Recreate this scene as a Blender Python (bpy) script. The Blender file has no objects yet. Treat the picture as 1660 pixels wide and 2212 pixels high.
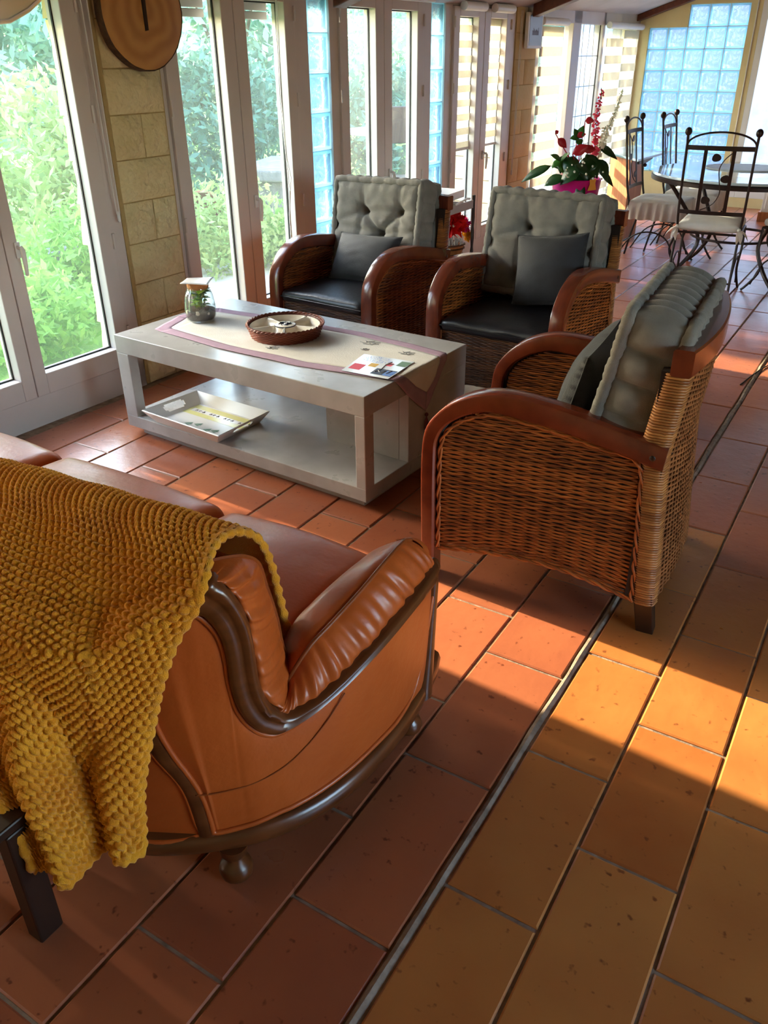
import bpy, math, random
import numpy as np
from math import sin, cos, pi, radians, exp, sqrt, atan2, hypot
from mathutils import Vector, Matrix

# ---------------------------------------------------------------- camera, sky, sun, exposure
SC = bpy.context.scene
COL = SC.collection
RNG = random.Random(7)
PITCH, ROLL, YAW, CAMH, FPX = 0.51082949, -0.00879361, -0.55486515, 1.5, 1762.63
fw = Vector((cos(PITCH)*sin(YAW), cos(PITCH)*cos(YAW), -sin(PITCH)))
rt0 = Vector((cos(YAW), -sin(YAW), 0)); up0 = rt0.cross(fw)
rt = rt0*cos(ROLL) + up0*sin(ROLL); up = up0*cos(ROLL) - rt0*sin(ROLL)
cd = bpy.data.cameras.new('camera'); cam = bpy.data.objects.new('camera', cd); COL.objects.link(cam)
m = Matrix.Identity(4)
for i in range(3):
    m[i][0] = rt[i]; m[i][1] = up[i]; m[i][2] = -fw[i]
m[2][3] = CAMH
cam.matrix_world = m
cd.sensor_fit = 'VERTICAL'; cd.sensor_height = 24.0; cd.lens = 24.0*FPX/2212.0
cd.clip_start = 0.05; cd.clip_end = 300
SC.camera = cam

wd = bpy.data.worlds.new('sky'); SC.world = wd; wd.use_nodes = True
wn = wd.node_tree; wn.nodes.clear()
sky = wn.nodes.new('ShaderNodeTexSky'); sky.sky_type = 'NISHITA'
sky.sun_disc = False; sky.sun_elevation = radians(19); sky.sun_rotation = radians(-87)
sky.air_density = 1.0; sky.dust_density = 2.0; sky.ozone_density = 1.0
bg = wn.nodes.new('ShaderNodeBackground'); bg.inputs[1].default_value = 2.8
wo = wn.nodes.new('ShaderNodeOutputWorld')
wn.links.new(sky.outputs[0], bg.inputs[0]); wn.links.new(bg.outputs[0], wo.inputs[0])

sl = bpy.data.lights.new('sun', 'SUN'); sl.energy = 26.0; sl.angle = radians(0.6); sl.color = (1.0, 0.82, 0.58)
sun = bpy.data.objects.new('sun', sl); COL.objects.link(sun)
SUN_EL, SUN_AZ = radians(19), radians(-3)
sd = Vector((cos(SUN_EL)*cos(SUN_AZ), cos(SUN_EL)*sin(SUN_AZ), -sin(SUN_EL)))
sun.rotation_euler = sd.to_track_quat('-Z', 'Y').to_euler(); sun.location = (-12, 3, 6)

SC.view_settings.view_transform = 'Standard'; SC.view_settings.look = 'None'
SC.view_settings.gamma = 1.0; SC.view_settings.use_curve_mapping = False
SC.view_settings.exposure = 0.25

# ---------------------------------------------------------------- materials
def hexc(h):
    h = h.lstrip('#'); out = []
    for i in (0, 2, 4):
        v = int(h[i:i+2], 16)/255
        out.append(v/12.92 if v <= 0.04045 else ((v+0.055)/1.055)**2.4)
    return tuple(out) + (1.0,)
def col(c): return hexc(c) if isinstance(c, str) else (tuple(c)+(1.0,))[:4]
MATS = {}
def mat(name, a, b=None, rough=0.5, scale=8.0, bump=0.0, bscale=60.0, rnd=None, coat=0.0, metal=0.0, stretch=None,
        detail=4.0, sheen=0.0, trans=0.0, rvar=0.0, spec=None, c3=None, bdist=0.01):
    """a/b colours mixed by noise; rnd: None, 'object' or 'island' adds a per piece tint; trans adds a translucent share."""
    M = bpy.data.materials.new(name); M.use_nodes = True; N = M.node_tree.nodes; L = M.node_tree.links
    P = N['Principled BSDF']; P.inputs['Roughness'].default_value = rough; P.inputs['Metallic'].default_value = metal
    P.inputs['Coat Weight'].default_value = coat; P.inputs['Coat Roughness'].default_value = 0.12
    if spec is not None: P.inputs['Specular IOR Level'].default_value = spec
    if sheen: P.inputs['Sheen Weight'].default_value = sheen
    tc = N.new('ShaderNodeTexCoord'); mp = N.new('ShaderNodeMapping'); L.new(tc.outputs['Object'], mp.inputs[0])
    if stretch: mp.inputs['Scale'].default_value = stretch
    oi = None
    if rnd == 'object':
        oi = N.new('ShaderNodeObjectInfo'); r = oi.outputs['Random']
        va = N.new('ShaderNodeVectorMath'); va.operation = 'ADD'
        ml = N.new('ShaderNodeMath'); ml.operation = 'MULTIPLY'; ml.inputs[1].default_value = 37.0
        L.new(r, ml.inputs[0]); L.new(mp.outputs[0], va.inputs[0]); L.new(ml.outputs[0], va.inputs[1]); vec = va.outputs[0]
    elif rnd == 'island':
        g = N.new('ShaderNodeNewGeometry'); r = g.outputs['Random Per Island']; vec = mp.outputs[0]
    else: r = None; vec = mp.outputs[0]
    nz = N.new('ShaderNodeTexNoise'); nz.inputs['Scale'].default_value = scale; nz.inputs['Detail'].default_value = detail
    L.new(vec, nz.inputs['Vector'])
    mx = N.new('ShaderNodeMix'); mx.data_type = 'RGBA'
    mx.inputs[6].default_value = col(a); mx.inputs[7].default_value = col(b if b else a)
    cr = N.new('ShaderNodeMapRange'); cr.inputs[1].default_value = 0.3; cr.inputs[2].default_value = 0.7
    L.new(nz.outputs[0], cr.inputs[0])
    f = cr.outputs[0]
    if r is not None:
        ad = N.new('ShaderNodeMath'); ad.operation = 'MULTIPLY_ADD'; ad.inputs[1].default_value = 0.45
        mm = N.new('ShaderNodeMath'); mm.operation = 'MULTIPLY'; mm.inputs[1].default_value = 0.6
        L.new(r, mm.inputs[0]); L.new(f, ad.inputs[0]); L.new(mm.outputs[0], ad.inputs[2]); f = ad.outputs[0]
    L.new(f, mx.inputs[0]); cout = mx.outputs[2]
    if c3 is not None:   # sparse darker marks
        n2 = N.new('ShaderNodeTexNoise'); n2.inputs['Scale'].default_value = scale*9; n2.inputs['Detail'].default_value = 2
        L.new(vec, n2.inputs['Vector'])
        c2 = N.new('ShaderNodeMapRange'); c2.inputs[1].default_value = 0.66; c2.inputs[2].default_value = 0.75
        L.new(n2.outputs[0], c2.inputs[0])
        m2 = N.new('ShaderNodeMix'); m2.data_type = 'RGBA'; m2.inputs[7].default_value = col(c3)
        L.new(c2.outputs[0], m2.inputs[0]); L.new(cout, m2.inputs[6]); cout = m2.outputs[2]
    L.new(cout, P.inputs['Base Color'])
    if rvar:
        rr = N.new('ShaderNodeMapRange'); rr.inputs[3].default_value = rough-rvar; rr.inputs[4].default_value = rough+rvar
        L.new(nz.outputs[0], rr.inputs[0]); L.new(rr.outputs[0], P.inputs['Roughness'])
    if bump:
        n3 = N.new('ShaderNodeTexNoise'); n3.inputs['Scale'].default_value = bscale; n3.inputs['Detail'].default_value = 3
        L.new(vec, n3.inputs['Vector'])
        bp = N.new('ShaderNodeBump'); bp.inputs['Strength'].default_value = bump; bp.inputs['Distance'].default_value = bdist
        L.new(n3.outputs[0], bp.inputs['Height']); L.new(bp.outputs[0], P.inputs['Normal'])
    if trans:
        T = N.new('ShaderNodeBsdfTranslucent'); L.new(cout, T.inputs[0])
        ms = N.new('ShaderNodeMixShader'); ms.inputs[0].default_value = trans
        L.new(P.outputs[0], ms.inputs[1]); L.new(T.outputs[0], ms.inputs[2]); L.new(ms.outputs[0], N['Material Output'].inputs[0])
    MATS[name] = M; return M
def glass_mat(name, tint, refl=0.025, rough=0.0, haze=0.0):
    """pane glass: clear with a fresnel reflection and an optional pale haze mixed in"""
    M = bpy.data.materials.new(name); M.use_nodes = True; N = M.node_tree.nodes; L = M.node_tree.links
    N.remove(N['Principled BSDF'])
    t = N.new('ShaderNodeBsdfTransparent'); t.inputs[0].default_value = col(tint)
    g = N.new('ShaderNodeBsdfGlossy'); g.inputs['Roughness'].default_value = rough
    lw = N.new('ShaderNodeLayerWeight'); lw.inputs[0].default_value = 0.5
    pw = N.new('ShaderNodeMath'); pw.operation = 'POWER'; pw.inputs[1].default_value = 5.0 if refl < 0.05 else 2.5; L.new(lw.outputs['Facing'], pw.inputs[0])
    ma = N.new('ShaderNodeMath'); ma.operation = 'MULTIPLY_ADD'; ma.inputs[1].default_value = 0.75; ma.inputs[2].default_value = refl; L.new(pw.outputs[0], ma.inputs[0])
    ms = N.new('ShaderNodeMixShader'); L.new(ma.outputs[0], ms.inputs[0]); L.new(t.outputs[0], ms.inputs[1]); L.new(g.outputs[0], ms.inputs[2])
    out = ms.outputs[0]
    if haze:
        d = N.new('ShaderNodeBsdfTranslucent'); d.inputs[0].default_value = (0.9, 0.95, 0.95, 1)
        m2 = N.new('ShaderNodeMixShader'); m2.inputs[0].default_value = haze
        L.new(out, m2.inputs[1]); L.new(d.outputs[0], m2.inputs[2]); out = m2.outputs[0]
    L.new(out, N['Material Output'].inputs[0]); MATS[name] = M; return M

mat('tile_mid', '#b4704a', '#9a5638', rough=0.32, coat=0.2, scale=5, bump=0.12, bscale=30, rnd='object', rvar=0.10, c3='#7c4424')
mat('tile_ochre_far', '#c08044', '#a8602f', coat=0.2, rough=0.30, scale=5, bump=0.12, bscale=30, rnd='island', rvar=0.08)
mat('blind_far', '#cfd0d6', '#c6c8d0', rough=0.9, scale=60, trans=0.22)
mat('tile_clay', '#ae6642', '#945036', rough=0.32, coat=0.2, scale=5, bump=0.12, bscale=30, rnd='object', rvar=0.10, c3='#6e3420')
mat('tile_ochre', '#c08044', '#a8602f', rough=0.32, coat=0.2, scale=5, bump=0.12, bscale=30, rnd='object', rvar=0.10, c3='#7c4424')
mat('tile_clay_far', '#b06c44', '#965034', coat=0.35, rough=0.24, scale=5, bump=0.12, bscale=30, rnd='island', rvar=0.08)
mat('grout', '#9a8470', '#6e5a48', rough=0.75, scale=30, bump=0.4)
mat('stone_block', '#e2d2a4', '#d4bf8c', rough=0.85, scale=14, bump=1.0, bscale=14, rnd='object', bdist=0.05)
mat('stone_smooth', '#d3bc8e', '#c6ad7c', rough=0.8, scale=10, bump=0.3, bscale=40, rnd='object')
mat('stone_out', '#efdcae', '#d9bf88', rough=0.9, scale=12, bump=0.8, bscale=18, rnd='object')
mat('mortar', '#b49a66', '#a98e5c', rough=0.9, scale=30, bump=0.3)
mat('upvc', '#cfc4bd', '#c6bab2', rough=0.32, scale=3)
mat('upvc_white', '#e6e4e0', '#dcdad6', rough=0.35, scale=3)
mat('plaster_yellow', '#dccb9a', '#d5c28e', rough=0.85, scale=6, bump=0.15, bscale=80)
mat('plaster_white', '#ddd6cc', '#d4ccc0', rough=0.85, scale=6, bump=0.15, bscale=80)
mat('ceiling_grey', '#b9b2b2', '#aca5a6', rough=0.8, scale=4)
mat('beam_wood', '#6a3216', '#4e210d', rough=0.5, scale=4, stretch=(8, 1, 8))
mat('rubber', '#1b1a1a', rough=0.6)
mat('metal_grey', '#9a9a98', rough=0.3, metal=0.8)
mat('leather', '#ba5a22', '#a84c1a', rough=0.40, scale=5, bump=0.16, bscale=38, detail=6, coat=0.06)
mat('piping', '#8e4417', '#7d3a12', rough=0.42, scale=12)
mat('sofa_wood', '#6b3a1c', '#4c270f', rough=0.28, scale=5, stretch=(2, 2, 8), coat=0.2)
mat('dark_wood', '#2c170c', '#1d0f08', rough=0.4, scale=5, stretch=(6, 6, 1))
mat('chair_wood', '#74301a', '#562010', rough=0.24, scale=4, stretch=(3, 9, 3), coat=0.35)
mat('wicker', '#c06c2e', '#592812', rough=0.42, scale=11, rnd='island', bump=0.1)
mat('wicker_dark', '#6d3f20', '#34190c', rough=0.45, scale=11, rnd='island', bump=0.1)
mat('wicker_mid', '#a8683a', '#5c3216', rough=0.42, scale=14, rnd='island')
mat('wicker_light', '#bd7f42', '#74401c', rough=0.42, scale=14, rnd='island')
mat('liner', '#22120a', '#1a0d07', rough=0.8)
mat('cushion_grey', '#7d7972', '#6d6963', rough=0.9, scale=20, bump=0.25, bscale=300, sheen=0.2)
mat('leather_black', '#1d1c20', '#131217', rough=0.36, scale=10, bump=0.12, bscale=50)
mat('fabric_black', '#20222a', '#15161c', rough=0.7, scale=16, bump=0.2, bscale=250, sheen=0.15)
mat('throw_yellow', '#f0a81e', '#e4920e', rough=0.95, scale=9, bump=0.5, bscale=420, sheen=0.15, trans=0.06)
mat('concrete', '#b6b4b2', '#a19d9a', rough=0.30, scale=7, bump=0.06, bscale=26, detail=8, rvar=0.1)
mat('white_lacquer', '#eceae8', '#e4e2df', rough=0.22, scale=3)
mat('basket_red', '#8a4226', '#5e2616', rough=0.5, scale=20, rnd='island')
mat('ceramic_cream', '#efe5d4', '#e6dbc8', rough=0.25, scale=5)
mat('navy', '#20283e', rough=0.4)
mat('cork', '#b4743e', '#9a5e2e', rough=0.8, scale=40, bump=0.4)
mat('soil', '#4a3c30', '#33281f', rough=0.95, scale=60, bump=0.9, bscale=120)
mat('pebble', '#cfc0ae', '#b6a48f', rough=0.7, scale=10)
mat('leaf_green', '#3f7a22', '#2c5c1a', rough=0.4, scale=10, rnd='island', trans=0.2)
mat('leaf_lime', '#b8d24a', '#7fae34', rough=0.45, scale=10, rnd='island', trans=0.3)
mat('leaf_dark', '#24501f', '#163a18', rough=0.32, scale=8, rnd='island', trans=0.08)
mat('petal_red', '#d0222c', '#b01826', rough=0.35, scale=6, rnd='island', trans=0.15)
mat('petal_pink', '#f0566e', '#e03a58', rough=0.5, scale=6, rnd='island', trans=0.3)
mat('petal_white', '#f4efe0', '#e8e2cc', rough=0.5, scale=6, rnd='island', trans=0.3)
mat('petal_scarlet', '#ef1a14', '#c80c10', rough=0.6, scale=20, rnd='island', trans=0.2)
mat('petal_magenta', '#d81c72', '#b81060', rough=0.6, trans=0.2)
mat('petal_yellow', '#f0b020', '#e09a10', rough=0.6, trans=0.2)
mat('pot_magenta', '#c4117f', '#b00c70', rough=0.28, scale=3)
mat('tag_orange', '#e89a24', '#d88818', rough=0.6)
mat('iron', '#33231f', '#271a17', rough=0.42, scale=20, metal=0.3)
mat('cloth_white', '#f0ebe2', '#e6e0d6', rough=0.9, scale=12, bump=0.2, bscale=180, trans=0.15)
mat('slate_blue', '#7d96a6', '#6c8596', rough=0.16, scale=5)
mat('table_glass', '#cfe0e8', '#c2d6e0', rough=0.05, scale=4, coat=0.6)
mat('pine', '#b5713f', '#96562c', rough=0.45, scale=4, stretch=(9, 9, 1))
mat('placemat', '#c9cdd0', '#b8bcc2', rough=0.5, scale=18)
mat('bark', '#5a3a20', '#3c2412', rough=0.9, scale=30, bump=0.8)
mat('blind_fabric', '#e2dccf', '#dad3c4', rough=0.9, scale=60, trans=0.45)
mat('runner_lilac', '#b596a8', '#a98a9d', rough=0.85, scale=14, bump=0.2, bscale=300)
mat('runner_plum', '#6e3d45', '#62343c', rough=0.85, scale=14)
mat('ink', '#2c3040', rough=0.8); mat('ink_grey', '#8c8c8e', rough=0.8); mat('ink_blue', '#3f6ec4', '#7fa4e0', rough=0.6, scale=60)
mat('ink_red', '#e25a6e', rough=0.6); mat('ink_gold', '#e0b860', rough=0.6); mat('ink_green', '#6f8f7c', rough=0.6)
mat('paper', '#e9edf2', '#dfe4ea', rough=0.16, scale=4)
mat('tray_yellow', '#e6e3a0', '#dedb94', rough=0.2)
mat('olive_leaf', '#b9d2bc', '#8cb0a0', rough=0.6, scale=3, rnd='island', trans=0.35)
mat('bush_leaf', '#bccf8a', '#8fb066', rough=0.6, scale=3, rnd='island', trans=0.35)
mat('bright_leaf', '#a4cf74', '#78b050', rough=0.6, scale=3, rnd='island', trans=0.4)
mat('deep_leaf', '#6f9a80', '#4c7a6a', rough=0.6, scale=3, rnd='island', trans=0.3)
mat('lawn', '#7fae4c', '#5c8f3a', rough=0.9, scale=2, bump=0.8, bscale=40)
mat('terrace', '#c9c6bd', '#b3b0a6', rough=0.9, scale=5, bump=0.3)
mat('trunk', '#7b6a56', '#5a4b3c', rough=0.9, scale=20, bump=0.8)
mat('grey_stone', '#8f8c88', '#6f6c6a', rough=0.9, scale=8, bump=0.8)
mat('terracotta', '#c0604a', '#a84c3a', rough=0.8, scale=8)
mat('clay_roof', '#bd7f6a', '#a86a56', rough=0.75, scale=8)
mat('far_wall', '#b8b4c8', '#9a98b0', rough=0.9, scale=6, bump=0.5)
mat('awning', '#7e543c', '#6e4630', rough=0.45, scale=6)
mat('picture_blue', '#9db4c8', '#8e9db0', rough=0.25, scale=2)
mat('picture_dark', '#5c5660', rough=0.4)
glass_mat('pane', (0.93, 0.97, 0.96), haze=0.018)
glass_mat('jar_glass', (0.95, 0.98, 0.97), refl=0.10, haze=0.05)
def block_glass():
    M = bpy.data.materials.new('block_glass'); M.use_nodes = True; N = M.node_tree.nodes; L = M.node_tree.links
    N.remove(N['Principled BSDF'])
    tc = N.new('ShaderNodeTexCoord')
    nz = N.new('ShaderNodeTexNoise'); nz.inputs['Scale'].default_value = 16; nz.inputs['Detail'].default_value = 3; nz.inputs['Distortion'].default_value = 1.4
    L.new(tc.outputs['Object'], nz.inputs['Vector'])
    bp = N.new('ShaderNodeBump'); bp.inputs['Strength'].default_value = 0.9; bp.inputs['Distance'].default_value = 0.02
    L.new(nz.outputs[0], bp.inputs['Height'])
    tr = N.new('ShaderNodeBsdfTranslucent'); tr.inputs[0].default_value = (0.45, 0.80, 0.95, 1)
    rf = N.new('ShaderNodeBsdfRefraction'); rf.inputs['Roughness'].default_value = 0.05; rf.inputs['IOR'].default_value = 1.25
    rc = N.new('ShaderNodeMapRange'); rc.inputs[1].default_value = 0.50; rc.inputs[2].default_value = 0.64
    nz2 = N.new('ShaderNodeTexNoise'); nz2.inputs['Scale'].default_value = 11; nz2.inputs['Distortion'].default_value = 2.0; L.new(tc.outputs['Object'], nz2.inputs['Vector']); L.new(nz2.outputs[0], rc.inputs[0])
    rm = N.new('ShaderNodeMix'); rm.data_type = 'RGBA'; rm.inputs[6].default_value = (0.60, 0.66, 0.80, 1); rm.inputs[7].default_value = (1, 1, 1, 1); L.new(rc.outputs[0], rm.inputs[0]); L.new(rm.outputs[2], rf.inputs[0]); L.new(bp.outputs[0], rf.inputs['Normal'])  # white noise patches in the refraction colour stand in for glints
    gl = N.new('ShaderNodeBsdfGlossy'); gl.inputs['Roughness'].default_value = 0.1; L.new(bp.outputs[0], gl.inputs['Normal'])
    sx = N.new('ShaderNodeSeparateXYZ'); L.new(tc.outputs['Object'], sx.inputs[0]); ab = []
    for k in (1, 2):
        q = N.new('ShaderNodeMath'); q.operation = 'ABSOLUTE'; L.new(sx.outputs[k], q.inputs[0]); ab.append(q)
    mxx = N.new('ShaderNodeMath'); mxx.operation = 'MAXIMUM'; L.new(ab[0].outputs[0], mxx.inputs[0]); L.new(ab[1].outputs[0], mxx.inputs[1])
    gt_ = N.new('ShaderNodeMapRange'); gt_.inputs[1].default_value = 0.078; gt_.inputs[2].default_value = 0.084; gt_.inputs[3].default_value = 0.16; gt_.inputs[4].default_value = 0.85
    L.new(mxx.outputs[0], gt_.inputs[0])
    m1 = N.new('ShaderNodeMixShader'); L.new(gt_.outputs[0], m1.inputs[0]); L.new(rf.outputs[0], m1.inputs[1]); L.new(tr.outputs[0], m1.inputs[2])
    m2 = N.new('ShaderNodeMixShader'); m2.inputs[0].default_value = 0.06; L.new(m1.outputs[0], m2.inputs[1]); L.new(gl.outputs[0], m2.inputs[2])
    L.new(m2.outputs[0], N['Material Output'].inputs[0]); MATS['block_glass'] = M
block_glass()
def log_mat():
    M = mat('log_wood', '#c9924e', '#a86c30', rough=0.5, scale=3)
    N = M.node_tree.nodes; L = M.node_tree.links; P = N['Principled BSDF']
    tc = N.new('ShaderNodeTexCoord'); wv = N.new('ShaderNodeTexWave'); wv.wave_type = 'RINGS'; wv.rings_direction = 'X'
    wv.inputs['Scale'].default_value = 4.5; wv.inputs['Distortion'].default_value = 5; wv.inputs['Detail'].default_value = 3
    L.new(tc.outputs['Object'], wv.inputs['Vector'])
    mx = N.new('ShaderNodeMix'); mx.data_type = 'RGBA'; mx.inputs[6].default_value = col('#c08a4a'); mx.inputs[7].default_value = col('#ab733a')
    L.new(wv.outputs['Fac'], mx.inputs[0]); L.new(mx.outputs[2], P.inputs['Base Color'])
log_mat()

# ---------------------------------------------------------------- mesh helpers
class MB:
    def __init__(self): self.v = []; self.f = []
    def add(self, v, f):
        o = len(self.v); self.v += [tuple(p) for p in v]; self.f += [tuple(i+o for i in q) for q in f]; return self
    def box(self, lo, hi):
        x0, y0, z0 = lo; x1, y1, z1 = hi
        return self.add([(x0,y0,z0),(x1,y0,z0),(x1,y1,z0),(x0,y1,z0),(x0,y0,z1),(x1,y0,z1),(x1,y1,z1),(x0,y1,z1)],
                        [(0,3,2,1),(4,5,6,7),(0,1,5,4),(1,2,6,5),(2,3,7,6),(3,0,4,7)])
    def grid(self, P, closeu=False, closev=False):
        nu, nv = len(P), len(P[0]); v = [p for row in P for p in row]; f = []
        for i in range(nu if closeu else nu-1):
            for j in range(nv if closev else nv-1):
                a = i*nv+j; b = i*nv+(j+1) % nv; c = ((i+1) % nu)*nv+(j+1) % nv; d = ((i+1) % nu)*nv+j
                f.append((a, d, c, b))
        return self.add(v, f)
    def tube(self, pts, r, n=6, caps=True, closed=False):
        pts = [Vector(p) for p in pts]; m = len(pts)
        rs = r if isinstance(r, (list, tuple)) else [r]*m
        rows = []; ref = None
        for i, p in enumerate(pts):
            if closed: t = pts[(i+1) % m]-pts[i-1]
            else: t = pts[min(i+1, m-1)]-pts[max(i-1, 0)]
            if t.length < 1e-9: t = Vector((0, 0, 1))
            t.normalize()
            if ref is None:
                ref = Vector((0, 0, 1)) if abs(t.z) < 0.9 else Vector((1, 0, 0))
            a = ref-t*ref.dot(t)
            if a.length < 1e-6: a = t.orthogonal()
            a.normalize(); ref = a; b = t.cross(a)
            rows.append([p+(a*cos(2*pi*k/n)+b*sin(2*pi*k/n))*rs[i] for k in range(n)])
        o = len(self.v); self.grid(rows, closeu=closed, closev=True)
        if caps and not closed:
            self.f.append(tuple(o+k for k in range(n))); self.f.append(tuple(o+(m-1)*n+k for k in reversed(range(n))))
        return self
    def lathe(self, prof, n=24, c=(0, 0, 0), capb=True, capt=False):
        rows = [[(c[0]+r*cos(2*pi*k/n), c[1]+r*sin(2*pi*k/n), c[2]+z) for k in range(n)] for r, z in prof]
        o = len(self.v); self.grid(rows, closev=True)
        if capb: self.f.append(tuple(o+k for k in range(n)))
        if capt: self.f.append(tuple(o+(len(prof)-1)*n+k for k in reversed(range(n))))
        return self
    def prism(self, poly, axis, a, b):
        """extrude polygon (list of 2D) along axis 0/1/2 from a to b; poly gives the other two coords in order"""
        def mk(p, t):
            q = list(p); q.insert(axis, t); return tuple(q)
        n = len(poly); v = [mk(p, a) for p in poly]+[mk(p, b) for p in poly]
        f = [tuple(range(n)), tuple(reversed(range(n, 2*n)))]+[(i, i+n, (i+1) % n+n, (i+1) % n) for i in range(n)]
        return self.add(v, f)
    def sphere(self, c, r, n=10, m=7, sc=(1, 1, 1)):
        rows = []
        for j in range(m+1):
            th = pi*j/m
            rows.append([(c[0]+sc[0]*r*sin(th)*cos(2*pi*k/n), c[1]+sc[1]*r*sin(th)*sin(2*pi*k/n), c[2]-sc[2]*r*cos(th)) for k in range(n)])
        return self.grid(rows, closev=True)
    def build(self, name, mt, parent=None, smooth=True, bevel=0.0, loc=None, solid=0.0, angle=40, sub=0):
        me = bpy.data.meshes.new(name); me.from_pydata(self.v, [], self.f); me.validate()
        me.materials.append(MATS[mt] if isinstance(mt, str) else mt)
        o = bpy.data.objects.new(name, me); COL.objects.link(o)
        if smooth:
            me.shade_smooth()
            if angle < 180: 
                try: me.set_sharp_from_angle(angle=radians(angle))
                except Exception: pass
        if parent: o.parent = parent
        if loc: o.location = loc
        if solid:
            md = o.modifiers.new('solid', 'SOLIDIFY'); md.thickness = solid; md.offset = 0
        if bevel:
            md = o.modifiers.new('bevel', 'BEVEL'); md.width = bevel; md.segments = 2; md.limit_method = 'ANGLE'; md.angle_limit = radians(50)
        return o
def recalc(o):
    import bmesh
    bm = bmesh.new(); bm.from_mesh(o.data); bmesh.ops.recalc_face_normals(bm, faces=bm.faces); bm.to_mesh(o.data); bm.free(); return o
def tag(o, label=None, cat=None, group=None, kind=None):
    if label: o['label'] = label
    if cat: o['category'] = cat
    if group: o['group'] = group
    if kind: o['kind'] = kind
    return o
def thing(name, label, cat, loc=(0, 0, 0), rz=0.0, group=None, kind=None):
    o = bpy.data.objects.new(name, None); COL.objects.link(o); o.location = loc; o.rotation_euler = (0, 0, rz)
    o.empty_display_size = 0.05
    return tag(o, label, cat, group, kind)
def struct(name, loc=(0, 0, 0), rz=0.0): return thing(name, None, None, loc, rz, None, 'structure')
def linked(o, parent, loc=None, rz=None):
    c = o.copy(); COL.objects.link(c); c.parent = parent
    if loc is not None: c.location = loc
    if rz is not None: c.rotation_euler = (0, 0, rz)
    return c
def dup(root, loc, rz, label=None, group=None):
    r = root.copy(); COL.objects.link(r); r.location = loc; r.rotation_euler = (0, 0, rz)
    if label: r['label'] = label
    if group: r['group'] = group
    for ch in list(root.children):
        c = ch.copy(); COL.objects.link(c); c.parent = r
        for g in list(ch.children):
            d = g.copy(); COL.objects.link(d); d.parent = c
    return r
def lerp(a, b, t): return tuple(x+(y-x)*t for x, y in zip(a, b))
def sample(pl, n):
    """resample polyline with smooth (catmull) interpolation to n points, uniform in control index arc length"""
    P = [Vector(p) for p in pl]; d = [0]
    for a, b in zip(P[:-1], P[1:]): d.append(d[-1]+(b-a).length)
    out = []
    for k in range(n):
        t = d[-1]*k/(n-1); i = 0
        while i < len(P)-2 and d[i+1] < t: i += 1
        u = (t-d[i])/max(1e-9, d[i+1]-d[i]); u = min(max(u, 0), 1)
        p0 = P[max(i-1, 0)]; p1 = P[i]; p2 = P[i+1]; p3 = P[min(i+2, len(P)-1)]
        out.append(0.5*((2*p1)+(p2-p0)*u+(2*p0-5*p1+4*p2-p3)*u*u+(3*p1-p0-3*p2+p3)*u**3))
    return out
def sample_u(pl, n):
    """like sample, but uniform in control point index so that two lists stay matched"""
    P = [Vector(p) for p in pl]; out = []; m = len(P)-1
    for k in range(n):
        t = m*k/(n-1); i = min(int(t), m-1); u = t-i
        p0 = P[max(i-1, 0)]; p1 = P[i]; p2 = P[i+1]; p3 = P[min(i+2, m)]
        out.append(0.5*((2*p1)+(p2-p0)*u+(2*p0-5*p1+4*p2-p3)*u*u+(3*p1-p0-3*p2+p3)*u**3))
    return out
def rbox(lo, hi, r, n=8, crown=0.0, wave=None):
    """rounded box as one closed surface; crown puffs the top and bottom"""
    c = [(a+b)/2 for a, b in zip(lo, hi)]; h = [(b-a)/2 for a, b in zip(lo, hi)]
    M = MB()
    for ax in range(3):
        for sg in (-1, 1):
            u, w = [(1, 2), (2, 0), (0, 1)][ax]
            nu, nw = n, n; rows = []
            def coord(k, m, hh):
                # denser near the ends
                t = -1+2*k/m; t = math.copysign(1-(1-abs(t))**1.6, t); return t*hh
            for i in range(nu+1):
                row = []
                for j in range(nw+1):
                    p = [0, 0, 0]; p[ax] = sg*h[ax]; p[u] = coord(i, nu, h[u]); p[w] = coord(j, nw, h[w])*1
                    q = [max(-(hh-r), min(hh-r, x)) for x, hh in zip(p, h)]
                    d = Vector([a-b for a, b in zip(p, q)])
                    if d.length > 1e-9: d = d.normalized()*r
                    p2 = [a+b for a, b in zip(q, d)]
                    if crown:
                        k2 = (1-(p2[0]/h[0])**2)*(1-(p2[1]/h[1])**2); p2[2] += crown*k2*(p2[2]/h[2])
                    if wave: p2 = wave(p2, h)
                    row.append(tuple(a+b for a, b in zip(c, p2)))
                rows.append(row if sg > 0 else row)
            if sg < 0: rows = rows[::-1]
            M.grid([r_[::-1] for r_ in rows])
    return M
def merge(o, d=1e-5):
    import bmesh
    bm = bmesh.new(); bm.from_mesh(o.data); bmesh.ops.remove_doubles(bm, verts=bm.verts, dist=d)
    bmesh.ops.recalc_face_normals(bm, faces=bm.faces); bm.to_mesh(o.data); bm.free(); return o
def noise3(x, y, z=0.0):
    return (sin(x*1.7+1.3*sin(y*2.1+z))+sin(y*2.3+1.1*sin(z*1.9+x))+sin(z*2.7+x*0.7+1.7*sin(y)))/3
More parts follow.
